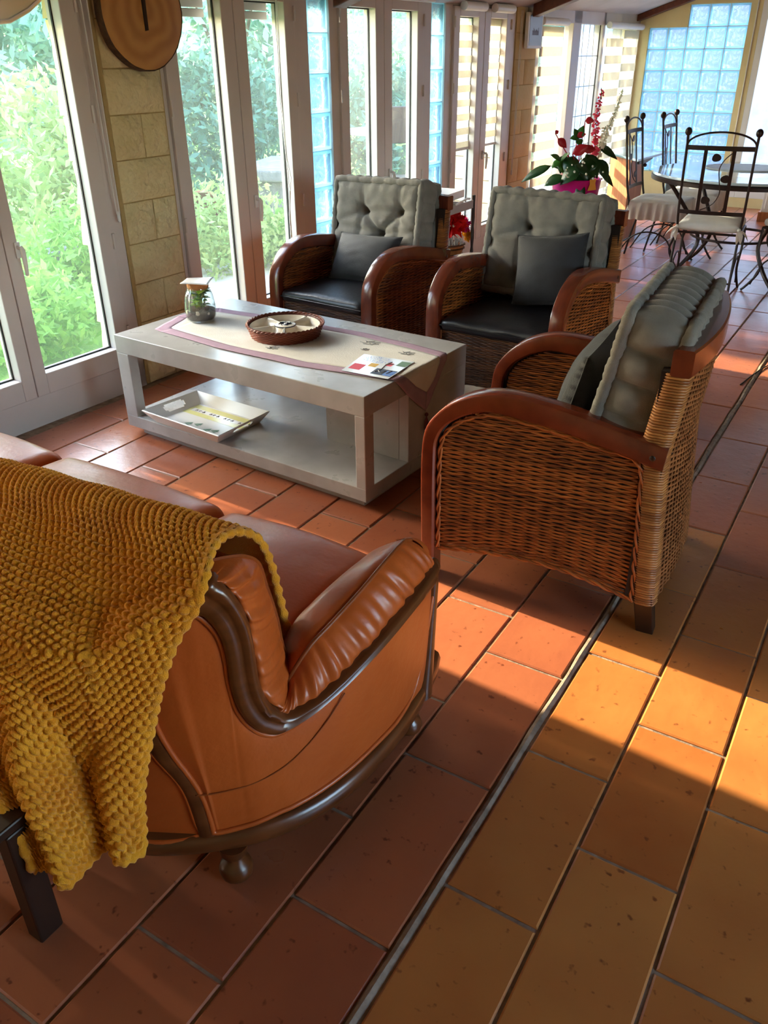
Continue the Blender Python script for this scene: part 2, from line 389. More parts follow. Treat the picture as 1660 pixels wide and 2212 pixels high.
# ---------------------------------------------------------------- floor
floor = struct('floor')
b = MB(); b.box((-3.6, -2.0, -0.10), (3.2, 10.4, -0.0045)); b.build('grout_bed', 'grout', floor, smooth=False)
def proj(x, y, z=0.0):
    d = Vector((x, y, z-CAMH)); w = d.dot(fw)
    return None if w < 0.1 else (830+FPX*d.dot(rt)/w, 1106-FPX*d.dot(up)/w, w)
def tile_mesh(w, l):
    B = MB(); c = 0.004; z0, z1 = -0.02, 0.0
    x, y = w/2, l/2
    lo = [(-x, -y, z0), (x, -y, z0), (x, y, z0), (-x, y, z0)]
    mid = [(-x, -y, z1-c*0.8), (x, -y, z1-c*0.8), (x, y, z1-c*0.8), (-x, y, z1-c*0.8)]
    q = [(-x+0.03, -y, 0), (x-0.02, -y, 0), (x, -y+.02, 0)]
    hi = [(-x+c, -y+c, z1), (x-c, -y+c, z1), (x-c, y-c, z1), (-x+c, y-c, z1)]
    B.add(lo+mid+hi, [(8, 9, 10, 11)]+[(i, (i+1) % 4, 4+(i+1) % 4, 4+i) for i in range(4)]+[(4+i, 4+(i+1) % 4, 8+(i+1) % 4, 8+i) for i in range(4)])
    return B
COLS = []   # (x0, x1, joint y, pitch)
known = {-0.953: (0.599, 0.44), -0.732: (0.813, 0.4570), -0.4775: (0.998, 0.4385), -0.272: (1.2265, 0.435), -0.057: (1.038, 0.44)}
xs = [-0.953, -0.732, -0.4775, -0.272, -0.057]
edges = []
for k in range(12, 0, -1): edges.append((-0.953-0.2205*k, -0.953-0.2205*(k-1)))
edges += [(-0.953, -0.732), (-0.732, -0.4995), (-0.4775, -0.272), (-0.272, -0.057), (-0.057, 0.158)]
for k in range(0, 12): edges.append((0.158+0.2155*k, 0.158+0.2155*(k+1)))
tiles = []
for i, (x0, x1) in enumerate(edges):
    if x0 > 2.8: continue
    key = round(x0, 4)
    j0, pit = known.get(key, (0.81 if i % 2 else 0.60, 0.44))
    j0 += 0 if key in known else 0.02*((i*7) % 5-2)
    k0 = int(math.floor((-1.6-j0)/pit)); y = j0+k0*pit
    while y < 10.2:
        tiles.append((x0, x1, y, y+pit)); y += pit
def vis(t):
    for fx in (0, .5, 1):
        for fy in (0, .5, 1):
            p = proj(t[0]+(t[1]-t[0])*fx, t[2]+(t[3]-t[2])*fy)
            if p and -20 < p[0] < 1680 and 60 < p[1] < 2232: return True
    return False
wall_ok = lambda t: (t[0]+t[1])/2 > -3.3+0.0295*(t[2]+t[3])/2
tiles = [t for t in tiles if wall_ok(t)]
vt = sorted([t for t in tiles if vis(t)], key=lambda t: hypot((t[0]+t[1])/2, (t[2]+t[3])/2))
near = set(vt[:296]); cache = {}
far = MB(); far2 = MB()
for t in tiles:
    w = t[1]-t[0]-0.007; l = t[3]-t[2]-0.007; cx = (t[0]+t[1])/2; cy = (t[2]+t[3])/2
    dz = RNG.uniform(-0.0012, 0.0012)
    if t in near:
        oc = 0 if cx < -0.49 else (1 if cy < 2.7 else 2); k = (round(w, 3), round(l, 3), oc)
        if k not in cache:
            cache[k] = tile_mesh(*k[:2]).build('tile', ('tile_clay', 'tile_ochre', 'tile_mid')[oc], floor, smooth=False); o = cache[k]
        else:
            o = linked(cache[k], floor)
        o.location = (cx, cy, dz); o.rotation_euler = (RNG.uniform(-.0012, .0012), RNG.uniform(-.002, .002), RNG.uniform(-.003, .003))
    else:
        T = tile_mesh(w, l); (far2 if cx > -0.49 and cy < 3.0 else far).add([(x+cx, y+cy, z+dz) for x, y, z in T.v], T.f)
tag(far.build('far_tiles', 'tile_clay_far', floor, smooth=False), kind='stuff'); tag(far2.build('far_tiles', 'tile_ochre_far', floor, smooth=False), kind='stuff')
# broad uneven expansion joint
pts = []; rows = []
y = 0.2
while y < 7.0:
    cxj = -0.4885+0.0035*noise3(y*9, 1.0)
    w = 0.010+0.002*noise3(y*23, 2.0); h = 0.003+0.0035*max(0, noise3(y*31, 5.0))
    rows.append([(cxj-w*1.25, y, -0.006), (cxj-w*0.8, y, h*0.5), (cxj-0.1*w, y, h), (cxj+w*0.4, y, h*0.3-0.001), (cxj+w*0.8, y, -0.004), (cxj+w*1.2, y, -0.006)])
    y += 0.02
J = MB(); J.grid(rows); recalc(J.build('expansion_joint', 'grout', floor))

# ---------------------------------------------------------------- window wall (local frame: x = into the room, y = along the wall, z up)
WRZ = -atan2(0.0295, 1.0); WO = (-3.285, 0, 0)
wu = Vector((0.0295, 1, 0)).normalized(); wnv = Vector((wu.y, -wu.x, 0))
def WP(s, d, z): return Vector(WO)+wu*s+wnv*d+Vector((0, 0, z))
wall = struct('wall_left', WO, WRZ)
ZT = 1.85
b = MB(); b.box((-0.26, -2.2, ZT), (0.0, 10.3, 2.12)); b.build('lintel', 'plaster_white', wall, smooth=False)
b = MB(); b.box((-0.26, 1.36, 0), (0.0, 1.50, ZT)); b.box((-0.26, -2.2, 0), (0.0, -1.5, ZT)); b.build('masonry', 'mortar', wall, smooth=False)
b = MB(); b.box((-0.26, -2.2, -0.1), (0.0, 10.3, -0.011)); b.build('footing', 'mortar', wall, smooth=False)
def stone(parent, s0, s1, z0, z1, d, depth, mt, amp, seed, axis=0):
    """rough faced block, front face at x=d"""
    nu, nv = 7, 5; rows = []
    for i in range(nu+1):
        row = []
        for j in range(nv+1):
            u = i/nu; v = j/nv; e = min(u, 1-u, v, 1-v)
            k = 0 if e == 0 else amp*(0.6+0.8*noise3(u*5+seed, v*4+seed*1.7, seed))
            row.append((d-0.010*(1 if e == 0 else 0)+k, s0+(s1-s0)*u, z0+(z1-z0)*v))
        rows.append(row)
    B = MB(); B.grid(rows)
    c = [(d-depth, s0, z0), (d-depth, s1, z0), (d-depth, s1, z1), (d-depth, s0, z1)]; o = len(B.v); B.v += c
    g = lambda i, j: i*(nv+1)+j
    B.f += [tuple([o, o+1]+[g(i, 0) for i in range(nu, -1, -1)]), tuple([o+3]+[g(i, nv) for i in range(0, nu+1)]+[o+2]),
            tuple([o]+[g(0, j) for j in range(0, nv+1)]+[o+3]), tuple([o+1, o+2]+[g(nu, j) for j in range(nv, -1, -1)]), (o, o+3, o+2, o+1)]
    return recalc(B.build('stone', mt, parent, angle=50))
JZ = [0.0, 0.13, 0.322, 0.512, 0.702, 0.892, 1.078, 1.268, 1.455, 1.645, 1.85]
b = MB(); b.box((-0.12, 2.815, 0), (0.003, 3.175, ZT)); b.build('pier_core', 'mortar', wall, smooth=False)
b = MB(); b.box((-0.12, 7.035, 0), (0.003, 7.455, ZT)); b.build('pier_core', 'mortar', wall, smooth=False)
for k in range(len(JZ)-1):
    z0, z1 = JZ[k]+0.003, JZ[k+1]-0.003
    if k % 2 == 1:
        stone(wall, 2.835, 3.165, z0, z1, 0.018, 0.03, 'stone_block', 0.017, k*1.3)
    else:
        mdl = 3.015 if k > 0 else 3.02
        stone(wall, 2.835, mdl-0.003, z0, z1, 0.018, 0.03, 'stone_block', 0.012, k*2.1)
        stone(wall, mdl+0.003, 3.165, z0, z1, 0.018, 0.03, 'stone_block', 0.012, k*2.1+9)
    if k % 2 == 0:
        stone(wall, 7.045, 7.445, z0, z1, 0.016, 0.03, 'stone_smooth', 0.003, k*1.1+40)
    else:
        stone(wall, 7.045, 7.236, z0, z1, 0.016, 0.03, 'stone_smooth', 0.003, k*1.1+50)
        stone(wall, 7.241, 7.445, z0, z1, 0.016, 0.03, 'stone_smooth', 0.003, k*1.1+60)
    # outer side of the first pier, seen through the glass
    B = MB(); rows = []
    for i in range(5):
        zz = z0+(z1-z0)*i/4
        rows.append([(-0.09, 2.715+0.02*noise3(zz*14, k), zz), (-0.15, 2.715+0.022*noise3(zz*17, k+3), zz), (-0.20, 2.74+0.02*noise3(zz*13, k+6), zz), (-0.23, 2.80, zz), (-0.24, 3.15, zz), (-0.09, 3.15, zz)])
    B.grid(rows, closev=True); B.f.append(tuple(range(6))); B.f.append(tuple(24+i for i in reversed(range(6))))
    recalc(B.build('stone', 'stone_out', wall, angle=60))
    # buttress beyond the fourth window
    B = MB(); B.box((-0.70, 7.10, z0), (-0.10, 7.43, z1)); B.build('stone', 'stone_out', wall, smooth=False, bevel=0.006)
# glass block columns in the window wall
def gblock_mesh(h=0.099, t=0.04):
    """square glass block: bevelled rim and two wavy faces (local: faces look along x)"""
    B = MB(); r = 0.016
    for sg in (1, -1):
        rows = [[(sg*(t-0.006 if (abs(a) > h-0.004 or abs(bb) > h-0.004) else t+0.004*noise3(a*60, bb*60, sg) if (abs(a) < h-r and abs(bb) < h-r) else t), a, bb)
                 for bb in (-h, -h+0.005, -h+r, -h*0.45, 0, h*0.45, h-r, h-0.005, h)] for a in (-h, -h+0.005, -h+r, -h*0.45, 0, h*0.45, h-r, h-0.005, h)]
        B.grid(rows if sg > 0 else rows[::-1])
    tt = t-0.006
    B.add([(-tt, -h, -h), (tt, -h, -h), (tt, h, -h), (-tt, h, -h), (-tt, -h, h), (tt, -h, h), (tt, h, h), (-tt, h, h)], [(0, 1, 5, 4), (1, 2, 6, 5)][:1]+[(3, 7, 6, 2), (0, 3, 2, 1), (4, 5, 6, 7)])
    return B
GB = gblock_mesh().build('glass_block', 'block_glass', wall, angle=25)
merge(GB)
first = True
for sc_ in (4.427, 5.802):
    for k in range(9):
        zz = 1.613-0.2075*k+0.10375
        if zz < 0.1: continue
        if first: o = GB; first = False
        else: o = linked(GB, wall)
        o.location = (-0.05, sc_, zz); o.scale = (1, 1.0 if sc_ < 5 else 0.93, 1.03)
    b = MB(); b.box((-0.09, sc_-0.103, -0.01), (-0.012, sc_+0.103, 0.06)); b.build('block_sill', 'upvc', wall, smooth=False)
    for k in range(9):
        b = MB(); zz = 1.613-0.2075*k; b.box((-0.088, sc_-0.101, zz-0.004), (-0.03, sc_+0.101, zz+0.004)); b.build('block_joint', 'plaster_white', wall, smooth=False)

def frame_bar(B, s0, s1, z0, z1, d0=-0.09, d1=0.0): B.box((d0, s0, z0), (d1, s1, z1))
def handle(parent, s, z, flip=1):
    B = MB(); B.box((0.018, s-0.012, z-0.035), (0.026, s+0.012, z+0.03))
    B.tube([(0.022, s, z+0.01), (0.05, s, z+0.01), (0.056, s, z-0.0), (0.056, s, z-0.05), (0.052, s, z-0.105)], [0.009, 0.009, 0.011, 0.010, 0.007], 8)
    return B.build('handle', 'upvc_white', parent)
def french_window(nm, s0, s1, lv, zt=1.75, hs=True):
    """lv: glass spans of the leaves; outer frame plus sashes, panes, hinges, handle"""
    w = struct(nm, WO, WRZ)
    B = MB(); frame_bar(B, s0, lv[0][0]-0.085, 0, ZT); frame_bar(B, lv[-1][1]+0.085, s1, 0, ZT)
    frame_bar(B, s0, s1, zt+0.065, ZT); frame_bar(B, s0, s1, -0.01, 0.135)
    B.build('frame', 'upvc', w, smooth=False, bevel=0.004)
    for i, (g0, g1) in enumerate(lv):
        a = g0-0.083 if i == 0 else (lv[i-1][1]+g0)/2+0.002
        e = g1+0.083 if i == len(lv)-1 else (g1+lv[i+1][0])/2-0.002
        B = MB(); d0, d1 = -0.075, 0.016
        frame_bar(B, a, g0, 0.138, zt+0.062, d0, d1); frame_bar(B, g1, e, 0.138, zt+0.062, d0, d1)
        frame_bar(B, g0, g1, zt, zt+0.062, d0, d1); frame_bar(B, g0, g1, 0.138, 0.235, d0, d1)
        o = B.build('sash', 'upvc', w, smooth=False, bevel=0.004)
        B = MB()
        for (q0, q1, y0, y1) in ((g0, g0+0.006, .235, zt), (g1-0.006, g1, .235, zt), (g0, g1, .235, .241), (g0, g1, zt-0.006, zt)): B.box((-0.046, q0, y0), (-0.036, q1, y1))
        B.build('gasket', 'rubber', o, smooth=False)
        B = MB(); B.box((-0.043, g0, 0.235), (-0.039, g1, zt)); B.build('pane', 'pane', o, smooth=False)
        sh = a+0.004 if i == 0 else e-0.004
        for zz in (0.30, 0.74, 1.28, 1.7):
            B = MB(); B.tube([(0.020, sh, zz-0.035), (0.020, sh, zz+0.035)], 0.0075, 8); B.build('hinge', 'upvc', o)
    if hs and len(lv) > 1: handle(w, (lv[0][1]+lv[1][0])/2+0.055, 0.79)
    return w
W1 = french_window('window_1', 1.50, 2.815, [(1.72, 2.105), (2.234, 2.655)])
W2 = french_window('window_2', 3.175, 4.325, [(3.286, 3.613), (3.79, 4.105)])
W3 = french_window('window_3', 4.53, 5.705, [(4.694, 4.994), (5.181, 5.497)])
W4 = french_window('window_4', 5.90, 7.035, [(6.082, 6.372), (6.568, 6.846)], zt=1.735)
W7 = french_window('unseen_window', -1.50, 1.36, [(-1.36, -0.68), (-0.52, 0.18), (0.34, 1.22)], hs=False)  # unseen window, added for soft light on the sofa from the left
# roller shutter curtain ends hanging outside the second window
for i, (g0, g1) in enumerate(((3.25, 3.65), (3.76, 4.14))):
    sh = None
    for k in range(4):
        B = MB(); B.box((-0.15, g0, 1.672+k*0.042), (-0.135, g1, 1.672+k*0.042+0.038)); o = B.build('shutter_slat', 'ceiling_grey', W2, smooth=False, bevel=0.004)
# pull cords
def cord(nm, parent, pts, r=0.003): return MB().tube(pts, r, 5).build(nm, 'upvc_white', parent)
c = thing('pull_cord', 'thin white blind cord loop hanging on the frame left of the stone pier', 'cord', WO, WRZ)
pts = [(0.030, 2.755, 1.84), (0.030, 2.76, 1.4), (0.031, 2.765, 1.0), (0.031, 2.768, .86), (0.031, 2.776, .845), (0.031, 2.785, .86), (0.030, 2.785, 1.0), (0.030, 2.785, 1.4), (0.030, 2.79, 1.84)]
cord('cord', c, pts); MB().lathe([(0.002, -.02), (0.007, -.015), (0.007, 0.015), (0.002, 0.03)], 8, (0.031, 2.776, 0.84)).build('weight', 'upvc_white', c)
c = thing('pull_cord', 'pair of white cords hanging inside the right leaf of the second window', 'cord', WO, WRZ)
cord('cord', c, [(0.02, 4.035, 1.76), (0.02, 4.02, 1.3), (0.022, 4.045, 0.95), (0.022, 4.055, 0.80), (0.022, 4.045, .72), (0.022, 4.05, 0.4), (0.022, 4.05, 0.3)])
cord('cord', c, [(0.02, 4.045, 1.76), (0.02, 4.03, 1.3), (0.02, 4.05, 0.98), (0.021, 4.075, 0.88), (0.022, 4.06, 0.80), (0.022, 4.04, .68), (0.022, 4.045, 0.3)])
c = thing('pull_cord', 'white cords running down beside the right stone pier', 'cord', WO, WRZ)
cord('cord', c, [(0.03, 7.075, 1.80), (0.03, 7.07, 1.2), (0.03, 7.06, 0.62)]); cord('cord', c, [(0.03, 7.10, 1.80), (0.03, 7.095, 1.2), (0.03, 7.075, 0.62)])
MB().lathe([(0.002, -.02), (0.008, -.015), (0.008, 0.015), (0.002, 0.03)], 8, (0.03, 7.068, 0.60)).build('weight', 'upvc_white', c)

# fifth window: fixed frame, two blinded ends and a leaded light
W5 = struct('window_5', WO, WRZ)
B = MB()
for s0, s1 in ((7.455, 7.53), (8.262, 8.452), (9.026, 9.085), (9.545, 9.585), (10.06, 10.2)): frame_bar(B, s0, s1, 0, ZT)
frame_bar(B, 7.455, 10.2, 1.735, ZT); frame_bar(B, 7.455, 10.2, -0.01, 0.10)
B.build('frame', 'upvc', W5, smooth=False, bevel=0.004)
for g0, g1 in ((7.53, 8.262), (8.452, 9.026), (9.085, 9.545), (9.585, 10.06)):
    B = MB(); B.box((-0.043, g0, 0.10), (-0.039, g1, 1.735)); B.build('pane', 'pane', W5, smooth=False)
for s in (8.452, 9.02):
    B = MB(); B.box((-0.035, s, 0.1), (-0.028, s+0.008, 1.735)); B.build('lead', 'rubber', W5, smooth=False)
for z in (0.42, 0.68, 0.95, 1.21, 1.47):
    B = MB(); B.box((-0.035, 8.46, z), (-0.030, 9.02, z+0.007)); B.build('lead', 'metal_grey', W5, smooth=False)
for s in (8.60, 8.74, 8.88):
    B = MB(); B.tube([(-0.033, s+0.012*sin(z*9+s*20), z) for z in np.linspace(0.1, 1.735, 30)], 0.003, 4); B.build('lead', 'metal_grey', W5)
# zebra blinds
def zebra(label, parent_loc, prz, s0, s1, z1, z0, d, pitch=0.118, tube=True, flip=0, td=None, tz=None, mt='blind_fabric'):
    t = thing('zebra_blind', label, 'blind', parent_loc, prz, None)
    B = MB(); td = d+0.02 if td is None else td; tz = z1+0.035 if tz is None else tz; B.tube([(td, s0-0.02, tz), (td, s1+0.02, tz)], 0.030, 14); B.build('roller', 'upvc_white', t)
    k = 0; z = z1+flip*pitch/2
    while z > z0+0.02:
        lo = max(z0, z-pitch*0.5)
        B = MB(); B.box((d-0.001, s0, lo), (d+0.002, s1, min(z, z1))); B.build('band', mt, t, smooth=False)
        z -= pitch
    B = MB(); B.box((d-0.004, s0, z0), (d-0.003, s1, z1)); B.build('sheer', 'sheer', t, smooth=False)
    B = MB(); B.box((d-0.006, s0, z0-0.02), (d+0.008, s1, z0)); B.build('bottom_bar', 'upvc_white', t, smooth=False, bevel=0.004)
    return t
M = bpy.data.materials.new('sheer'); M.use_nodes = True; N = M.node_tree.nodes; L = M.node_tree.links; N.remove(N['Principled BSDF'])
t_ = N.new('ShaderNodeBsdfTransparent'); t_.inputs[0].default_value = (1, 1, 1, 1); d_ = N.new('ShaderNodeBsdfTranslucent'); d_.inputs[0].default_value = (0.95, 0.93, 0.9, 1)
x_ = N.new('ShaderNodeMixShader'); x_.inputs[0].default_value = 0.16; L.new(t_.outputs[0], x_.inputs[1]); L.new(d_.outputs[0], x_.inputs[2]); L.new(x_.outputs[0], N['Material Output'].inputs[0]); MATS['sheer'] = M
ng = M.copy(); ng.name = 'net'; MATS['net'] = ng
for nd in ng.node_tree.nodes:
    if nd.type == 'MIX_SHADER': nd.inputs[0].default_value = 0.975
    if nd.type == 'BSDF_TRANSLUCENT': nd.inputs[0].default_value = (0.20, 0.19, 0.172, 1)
ncur = thing('added_net_curtain', 'net curtain added on the near window outside the picture to soften the sun', 'curtain', WO, WRZ)  # added out of view to dim and diffuse the sun
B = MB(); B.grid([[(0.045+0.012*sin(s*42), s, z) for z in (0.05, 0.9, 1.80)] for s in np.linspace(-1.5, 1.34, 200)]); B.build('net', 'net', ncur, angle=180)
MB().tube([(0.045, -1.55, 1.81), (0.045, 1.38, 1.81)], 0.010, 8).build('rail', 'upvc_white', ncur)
zebra('half open striped zebra blind on the left leaf of the fourth window', WO, WRZ, 6.085, 6.37, 1.735, 0.86, -0.034, 0.098, flip=1, td=0.052, tz=1.80)
zebra('striped zebra blind on the right leaf of the fourth window beside the pier', WO, WRZ, 6.572, 6.845, 1.735, 0.86, -0.034, 0.098, td=0.052, tz=1.80)
zebra('wide striped zebra blind behind the pink planter, right of the pier', WO, WRZ, 7.47, 7.965, 1.70, 0.10, 0.03, 0.15)
zebra('narrow striped zebra blind right of the leaded light', WO, WRZ, 9.07, 9.55, 1.70, 0.10, 0.03, 0.15, flip=1)
zebra('narrow striped zebra blind in the corner against the yellow wall', WO, WRZ, 9.575, 10.04, 1.70, 0.10, 0.03, 0.15)
# blind cassettes above windows three and four
c = thing('blind_cassette', 'white blind cassette box above the third window', 'blind', WO, WRZ)
B = MB(); B.box((0.017, 4.60, 1.80), (0.06, 5.66, 1.85)); B.build('cassette', 'upvc_white', c, bevel=0.01, smooth=False)

# ---------------------------------------------------------------- far wall with the glass block panel
YF = 10.13
wf = struct('wall_far', (0, YF, 0))
# wall around the stepped block opening and the window on the right: x -3.2..3
def wbox(x0, x1, z0, z1, mt='plaster_yellow'):
    B = MB(); B.box((x0, 0, z0), (x1, 0.2, z1)); B.build('plaster', mt, wf, smooth=False)
ceil_z = lambda x: 1.80+0.318*(x+2.987)
BX0, BX1 = -2.882, -1.888
wbox(-3.2, BX0, -0.01, 1.95); wbox(BX0, BX1, -0.01, 0.318)
wbox(BX0, -2.486, 1.728, 2.3); wbox(-2.486, BX1, 1.930, 2.5); wbox(BX1, -1.775, -0.01, 3.0)
wbox(-1.775, -0.3, -0.01, 0.10); wbox(-1.775, -0.3, 2.05, 3.0); wbox(-0.3, 3.2, -0.01, 4.0)
for r in range(8):
    zc = 1.930-0.1005-0.2005*r
    for k in range(5):
        if r == 0 and k < 2: continue
        o = linked(GB, wf); o.rotation_euler = (0, 0, pi/2); o.location = (BX0+0.0994+0.1988*k, 0.06, zc); o.scale = (1, 0.985, 0.985)
for k in range(1, 5):
    B = MB(); x = BX0+0.1988*k; B.box((x-0.003, 0.02, 0.318), (x+0.003, 0.09, 1.728 if k < 2 else 1.93)); B.build('block_joint', 'plaster_white', wf, smooth=False)
for r in range(1, 8):
    B = MB(); z = 1.93-0.2005*r; B.box((BX0 if r > 0 else -2.486, 0.02, z-0.003), (BX1, 0.09, z+0.003)); B.build('block_joint', 'plaster_white', wf, smooth=False)
w6 = struct('window_6', (0, YF, 0))
B = MB(); B.box((-1.775, 0.0, 0.1), (-1.71, 0.1, 2.05)); B.box((-0.37, 0.0, 0.1), (-0.3, 0.1, 2.05)); B.box((-1.71, 0.0, 1.98), (-0.37, 0.1, 2.05)); B.box((-1.71, 0.0, 0.1), (-0.37, 0.1, 0.2))
B.build('frame', 'upvc_white', w6, smooth=False, bevel=0.004)
B = MB(); B.box((-1.71, 0.05, 0.2), (-0.37, 0.054, 1.98)); B.build('pane', 'pane', w6, smooth=False)
B = MB(); B.tube([(-1.822, -0.006, 0.0), (-1.822, -0.006, 2.1)], 0.007, 6); B.build('trim_strip', 'plaster_white', wf)
zebra('large striped zebra blind behind the dining table at the right edge', (0, YF, 0), -pi/2, 0.37-0.0, 1.70, 1.95, 0.12, 0.012+0.02, 0.16, mt='blind_far')

# ceiling and beams
cl = struct('ceiling')
B = MB(); v = []
for x in (-3.3, -1.1):
    z = ceil_z(x)+0.05; v += [(x, -2.2, z), (x, 10.4, z), (x, 10.4, z+0.06), (x, -2.2, z+0.06)]
B.add(v, [(0, 1, 5, 4), (1, 2, 6, 5), (2, 3, 7, 6), (3, 0, 4, 7), (0, 3, 2, 1), (4, 5, 6, 7)]); recalc(B.build('boarding', 'ceiling_grey', cl, smooth=False))
B = MB(); v = []
for x in (-1.1, 3.3):
    z = ceil_z(x)+0.05; v += [(x, -2.2, z), (x, 10.4, z), (x, 10.4, z+0.06), (x, -2.2, z+0.06)]
B.add(v, [(0, 1, 5, 4), (1, 2, 6, 5), (2, 3, 7, 6), (3, 0, 4, 7), (0, 3, 2, 1), (4, 5, 6, 7)]); recalc(B.build('darkened_boarding', 'beam_wood', cl, smooth=False))  # unseen ceiling part, coloured dark to cut light falling on the floor
def beam(y0, y1, x0=-3.0, x1=3.2, h=0.14, lift=0.0):
    B = MB(); v = []
    for x in (x0, x1):
        z = ceil_z(x)+0.05; v += [(x, y0, z-h+lift), (x, y1, z-h+lift), (x, y1, z-0.001), (x, y0, z-0.001)]
    B.add(v, [(0, 1, 5, 4), (1, 2, 6, 5), (2, 3, 7, 6), (3, 0, 4, 7), (0, 3, 2, 1), (4, 5, 6, 7)])
    return recalc(B.build('beam', 'beam_wood', cl, smooth=False, bevel=0.006))
beam(10.0, 10.12, h=0.06); beam(7.18, 7.30, h=0.09); beam(4.35, 4.47, h=0.12); beam(1.55, 1.67, h=0.12)
# back and right walls, out of view: they close the room; right opening added for fill light
wb = struct('wall_back', (0, -2.2, 0)); B = MB(); B.box((-3.3, -0.2, -0.01), (3.3, 0, 4.0)); B.build('plaster', 'plaster_yellow', wb, smooth=False)
wr = struct('wall_right', (3.2, 0, 0))
B = MB(); B.box((0, -2.2, -0.01), (0.2, 0.2, 3.9)); B.box((0, 2.0, -0.01), (0.2, 10.4, 3.9)); B.box((0, 0.2, 2.0), (0.2, 2.0, 3.9)); B.box((0, 0.2, -0.01), (0.2, 2.0, 0.6)); B.build('plaster', 'plaster_yellow', wr, smooth=False)

# picture, wood slice
t = thing('picture', 'small framed picture in pale blue hanging on the right stone pier', 'picture', WO, WRZ)
B = MB(); B.box((0.035, 7.14, 1.535), (0.065, 7.43, 1.79)); B.build('frame', 'upvc_white', t, smooth=False, bevel=0.004)
B = MB(); B.box((0.064, 7.168, 1.555), (0.067, 7.405, 1.77)); o = B.build('print', 'picture_blue', t, smooth=False)
B = MB()
for k in range(14):
    s = 7.22+0.009*k; B.box((0.0665, s, 1.63), (0.068, s+0.006, 1.655+0.03*abs(noise3(k*1.7, 2))))
B.build('print_mark', 'picture_dark', o, smooth=False)
t = thing('wood_slice', 'round bark edged slice of tree trunk hanging on the left stone pier', 'wall decoration', WP(3.045, 0.062, 1.678), WRZ)
prof = []; n = 48
B = MB(); rings = []
for (k, x) in ((0.0, 0.02), (0.5, 0.021), (0.93, 0.02), (0.975, 0.017)):
    rings.append([(x, 0.236*k*(1+0.02*noise3(cos(2*pi*i/n)*2, sin(2*pi*i/n)*2))*cos(2*pi*i/n), 0.236*k*(1+0.02*noise3(cos(2*pi*i/n)*2, sin(2*pi*i/n)*2))*sin(2*pi*i/n)) for i in range(n)])
B.grid(rings, closev=True); recalc(B.build('face', 'log_wood', t))
B = MB(); rings = []
for (k, x) in ((0.972, 0.0175), (0.99, 0.019), (1.0, 0.01), (1.0, -0.02), (0.97, -0.026)):
    rings.append([(x, 0.236*k*(1+0.02*noise3(cos(2*pi*i/n)*2, sin(2*pi*i/n)*2)+0.008*noise3(i*1.9, k))*cos(2*pi*i/n), 0.236*k*(1+0.02*noise3(cos(2*pi*i/n)*2, sin(2*pi*i/n)*2)+0.008*noise3(i*1.9, k))*sin(2*pi*i/n)) for i in range(n)])
B.grid(rings, closev=True); B.f.append(tuple(4*n+i for i in range(n))); recalc(B.build('bark', 'bark', t))
B = MB(); B.prism([(-0.005, 0.12), (0.016, 0.12), (0.014, -0.075), (-0.003, -0.078)], 0, 0.019, 0.026); B.build('dark_wedge', 'dark_wood', t, smooth=False)
# ---------------------------------------------------------------- coffee table and what stands on it
TO = (-1.469, 2.245, 0.0); TRZ = radians(-3.24)
tb = thing('coffee_table', 'low concrete look coffee table with an open shelf in the middle of the seating', 'coffee table', TO, TRZ)
def bx(name, lo, hi, mt, parent, bevel=0.003): return MB().box(lo, hi).build(name, mt, parent, smooth=False, bevel=bevel)
LX, LY, LZ = -1.338, 0.72, 0.457
bx('top', (LX, 0, 0.378), (0, LY, LZ), 'concrete', tb)
bx('shelf', (LX, 0, 0.035), (0, LY, 0.090), 'concrete', tb)
bx('plinth', (LX+.06, 0.03, 0.0), (-0.03, LY-0.04, 0.036), 'concrete', tb)
bx('leg', (LX, 0, 0.089), (LX+0.074, 0.05, 0.379), 'concrete', tb); bx('leg', (-0.045, 0, 0.089), (0, 0.055, 0.379), 'concrete', tb)
bx('end_panel', (-0.045, 0.286, 0.089), (0, LY, 0.379), 'concrete', tb); bx('inner_panel', (-0.41, 0.286, 0.089), (-0.045, 0.318, 0.379), 'concrete', tb)
bx('leg', (LX, LY-0.05, 0.089), (LX+0.05, LY, 0.379), 'concrete', tb)
def TW(x, y, z=LZ): 
    c, s = cos(TRZ), sin(TRZ); return (TO[0]+x*c-y*s, TO[1]+x*s+y*c, z)
# runner
rn = thing('table_runner', 'white table runner with lilac border and tasselled point on the coffee table', 'table runner', TO, TRZ)
def cloth(u, v):
    """u in metres along the runner (x, negative on the table top), v across (y); hangs over the end at x=0"""
    w = 0.0016*noise3(u*13+v*5, v*17)+0.0022*max(0, noise3(u*9-v*7, v*6+2))
    if u <= -0.012: return (u, v, LZ+0.0035+w)
    if u < 0.012:
        a = (u+0.012)/0.024*pi/2; return (-0.012+0.016*sin(a), v, LZ-0.012+0.016*cos(a)+w)
    return (0.0045+0.004*abs(noise3(u*14, v*20)), v, LZ-0.012-(u-0.012))
def strip(pa, pb, n, m=6):
    """patch between two matched polylines given in runner coordinates"""
    A = [lerp(pa[0], pa[-1], 0)]; 
    def samp(pl, k):
        t = k/(n-1)*(len(pl)-1); i = min(int(t), len(pl)-2); return lerp(pl[i], pl[i+1], t-i)
    return [[cloth(*lerp(samp(pa, i), samp(pb, i), j/m)) for j in range(m+1)] for i in range(n)]
LO, HI, TIP = 0.125, 0.605, 0.40
lo = [(-1.20, LO+.012), (-0.8, LO-0.02), (-0.4, LO-0.006), (0.0, 0.19), (0.10, 0.29), (0.186, TIP)]
hi = [(-1.24, HI-.06), (-0.8, HI-.015), (-0.4, HI), (0.0, 0.565), (0.10, 0.48), (0.187, TIP+.001)]
bw = 0.052
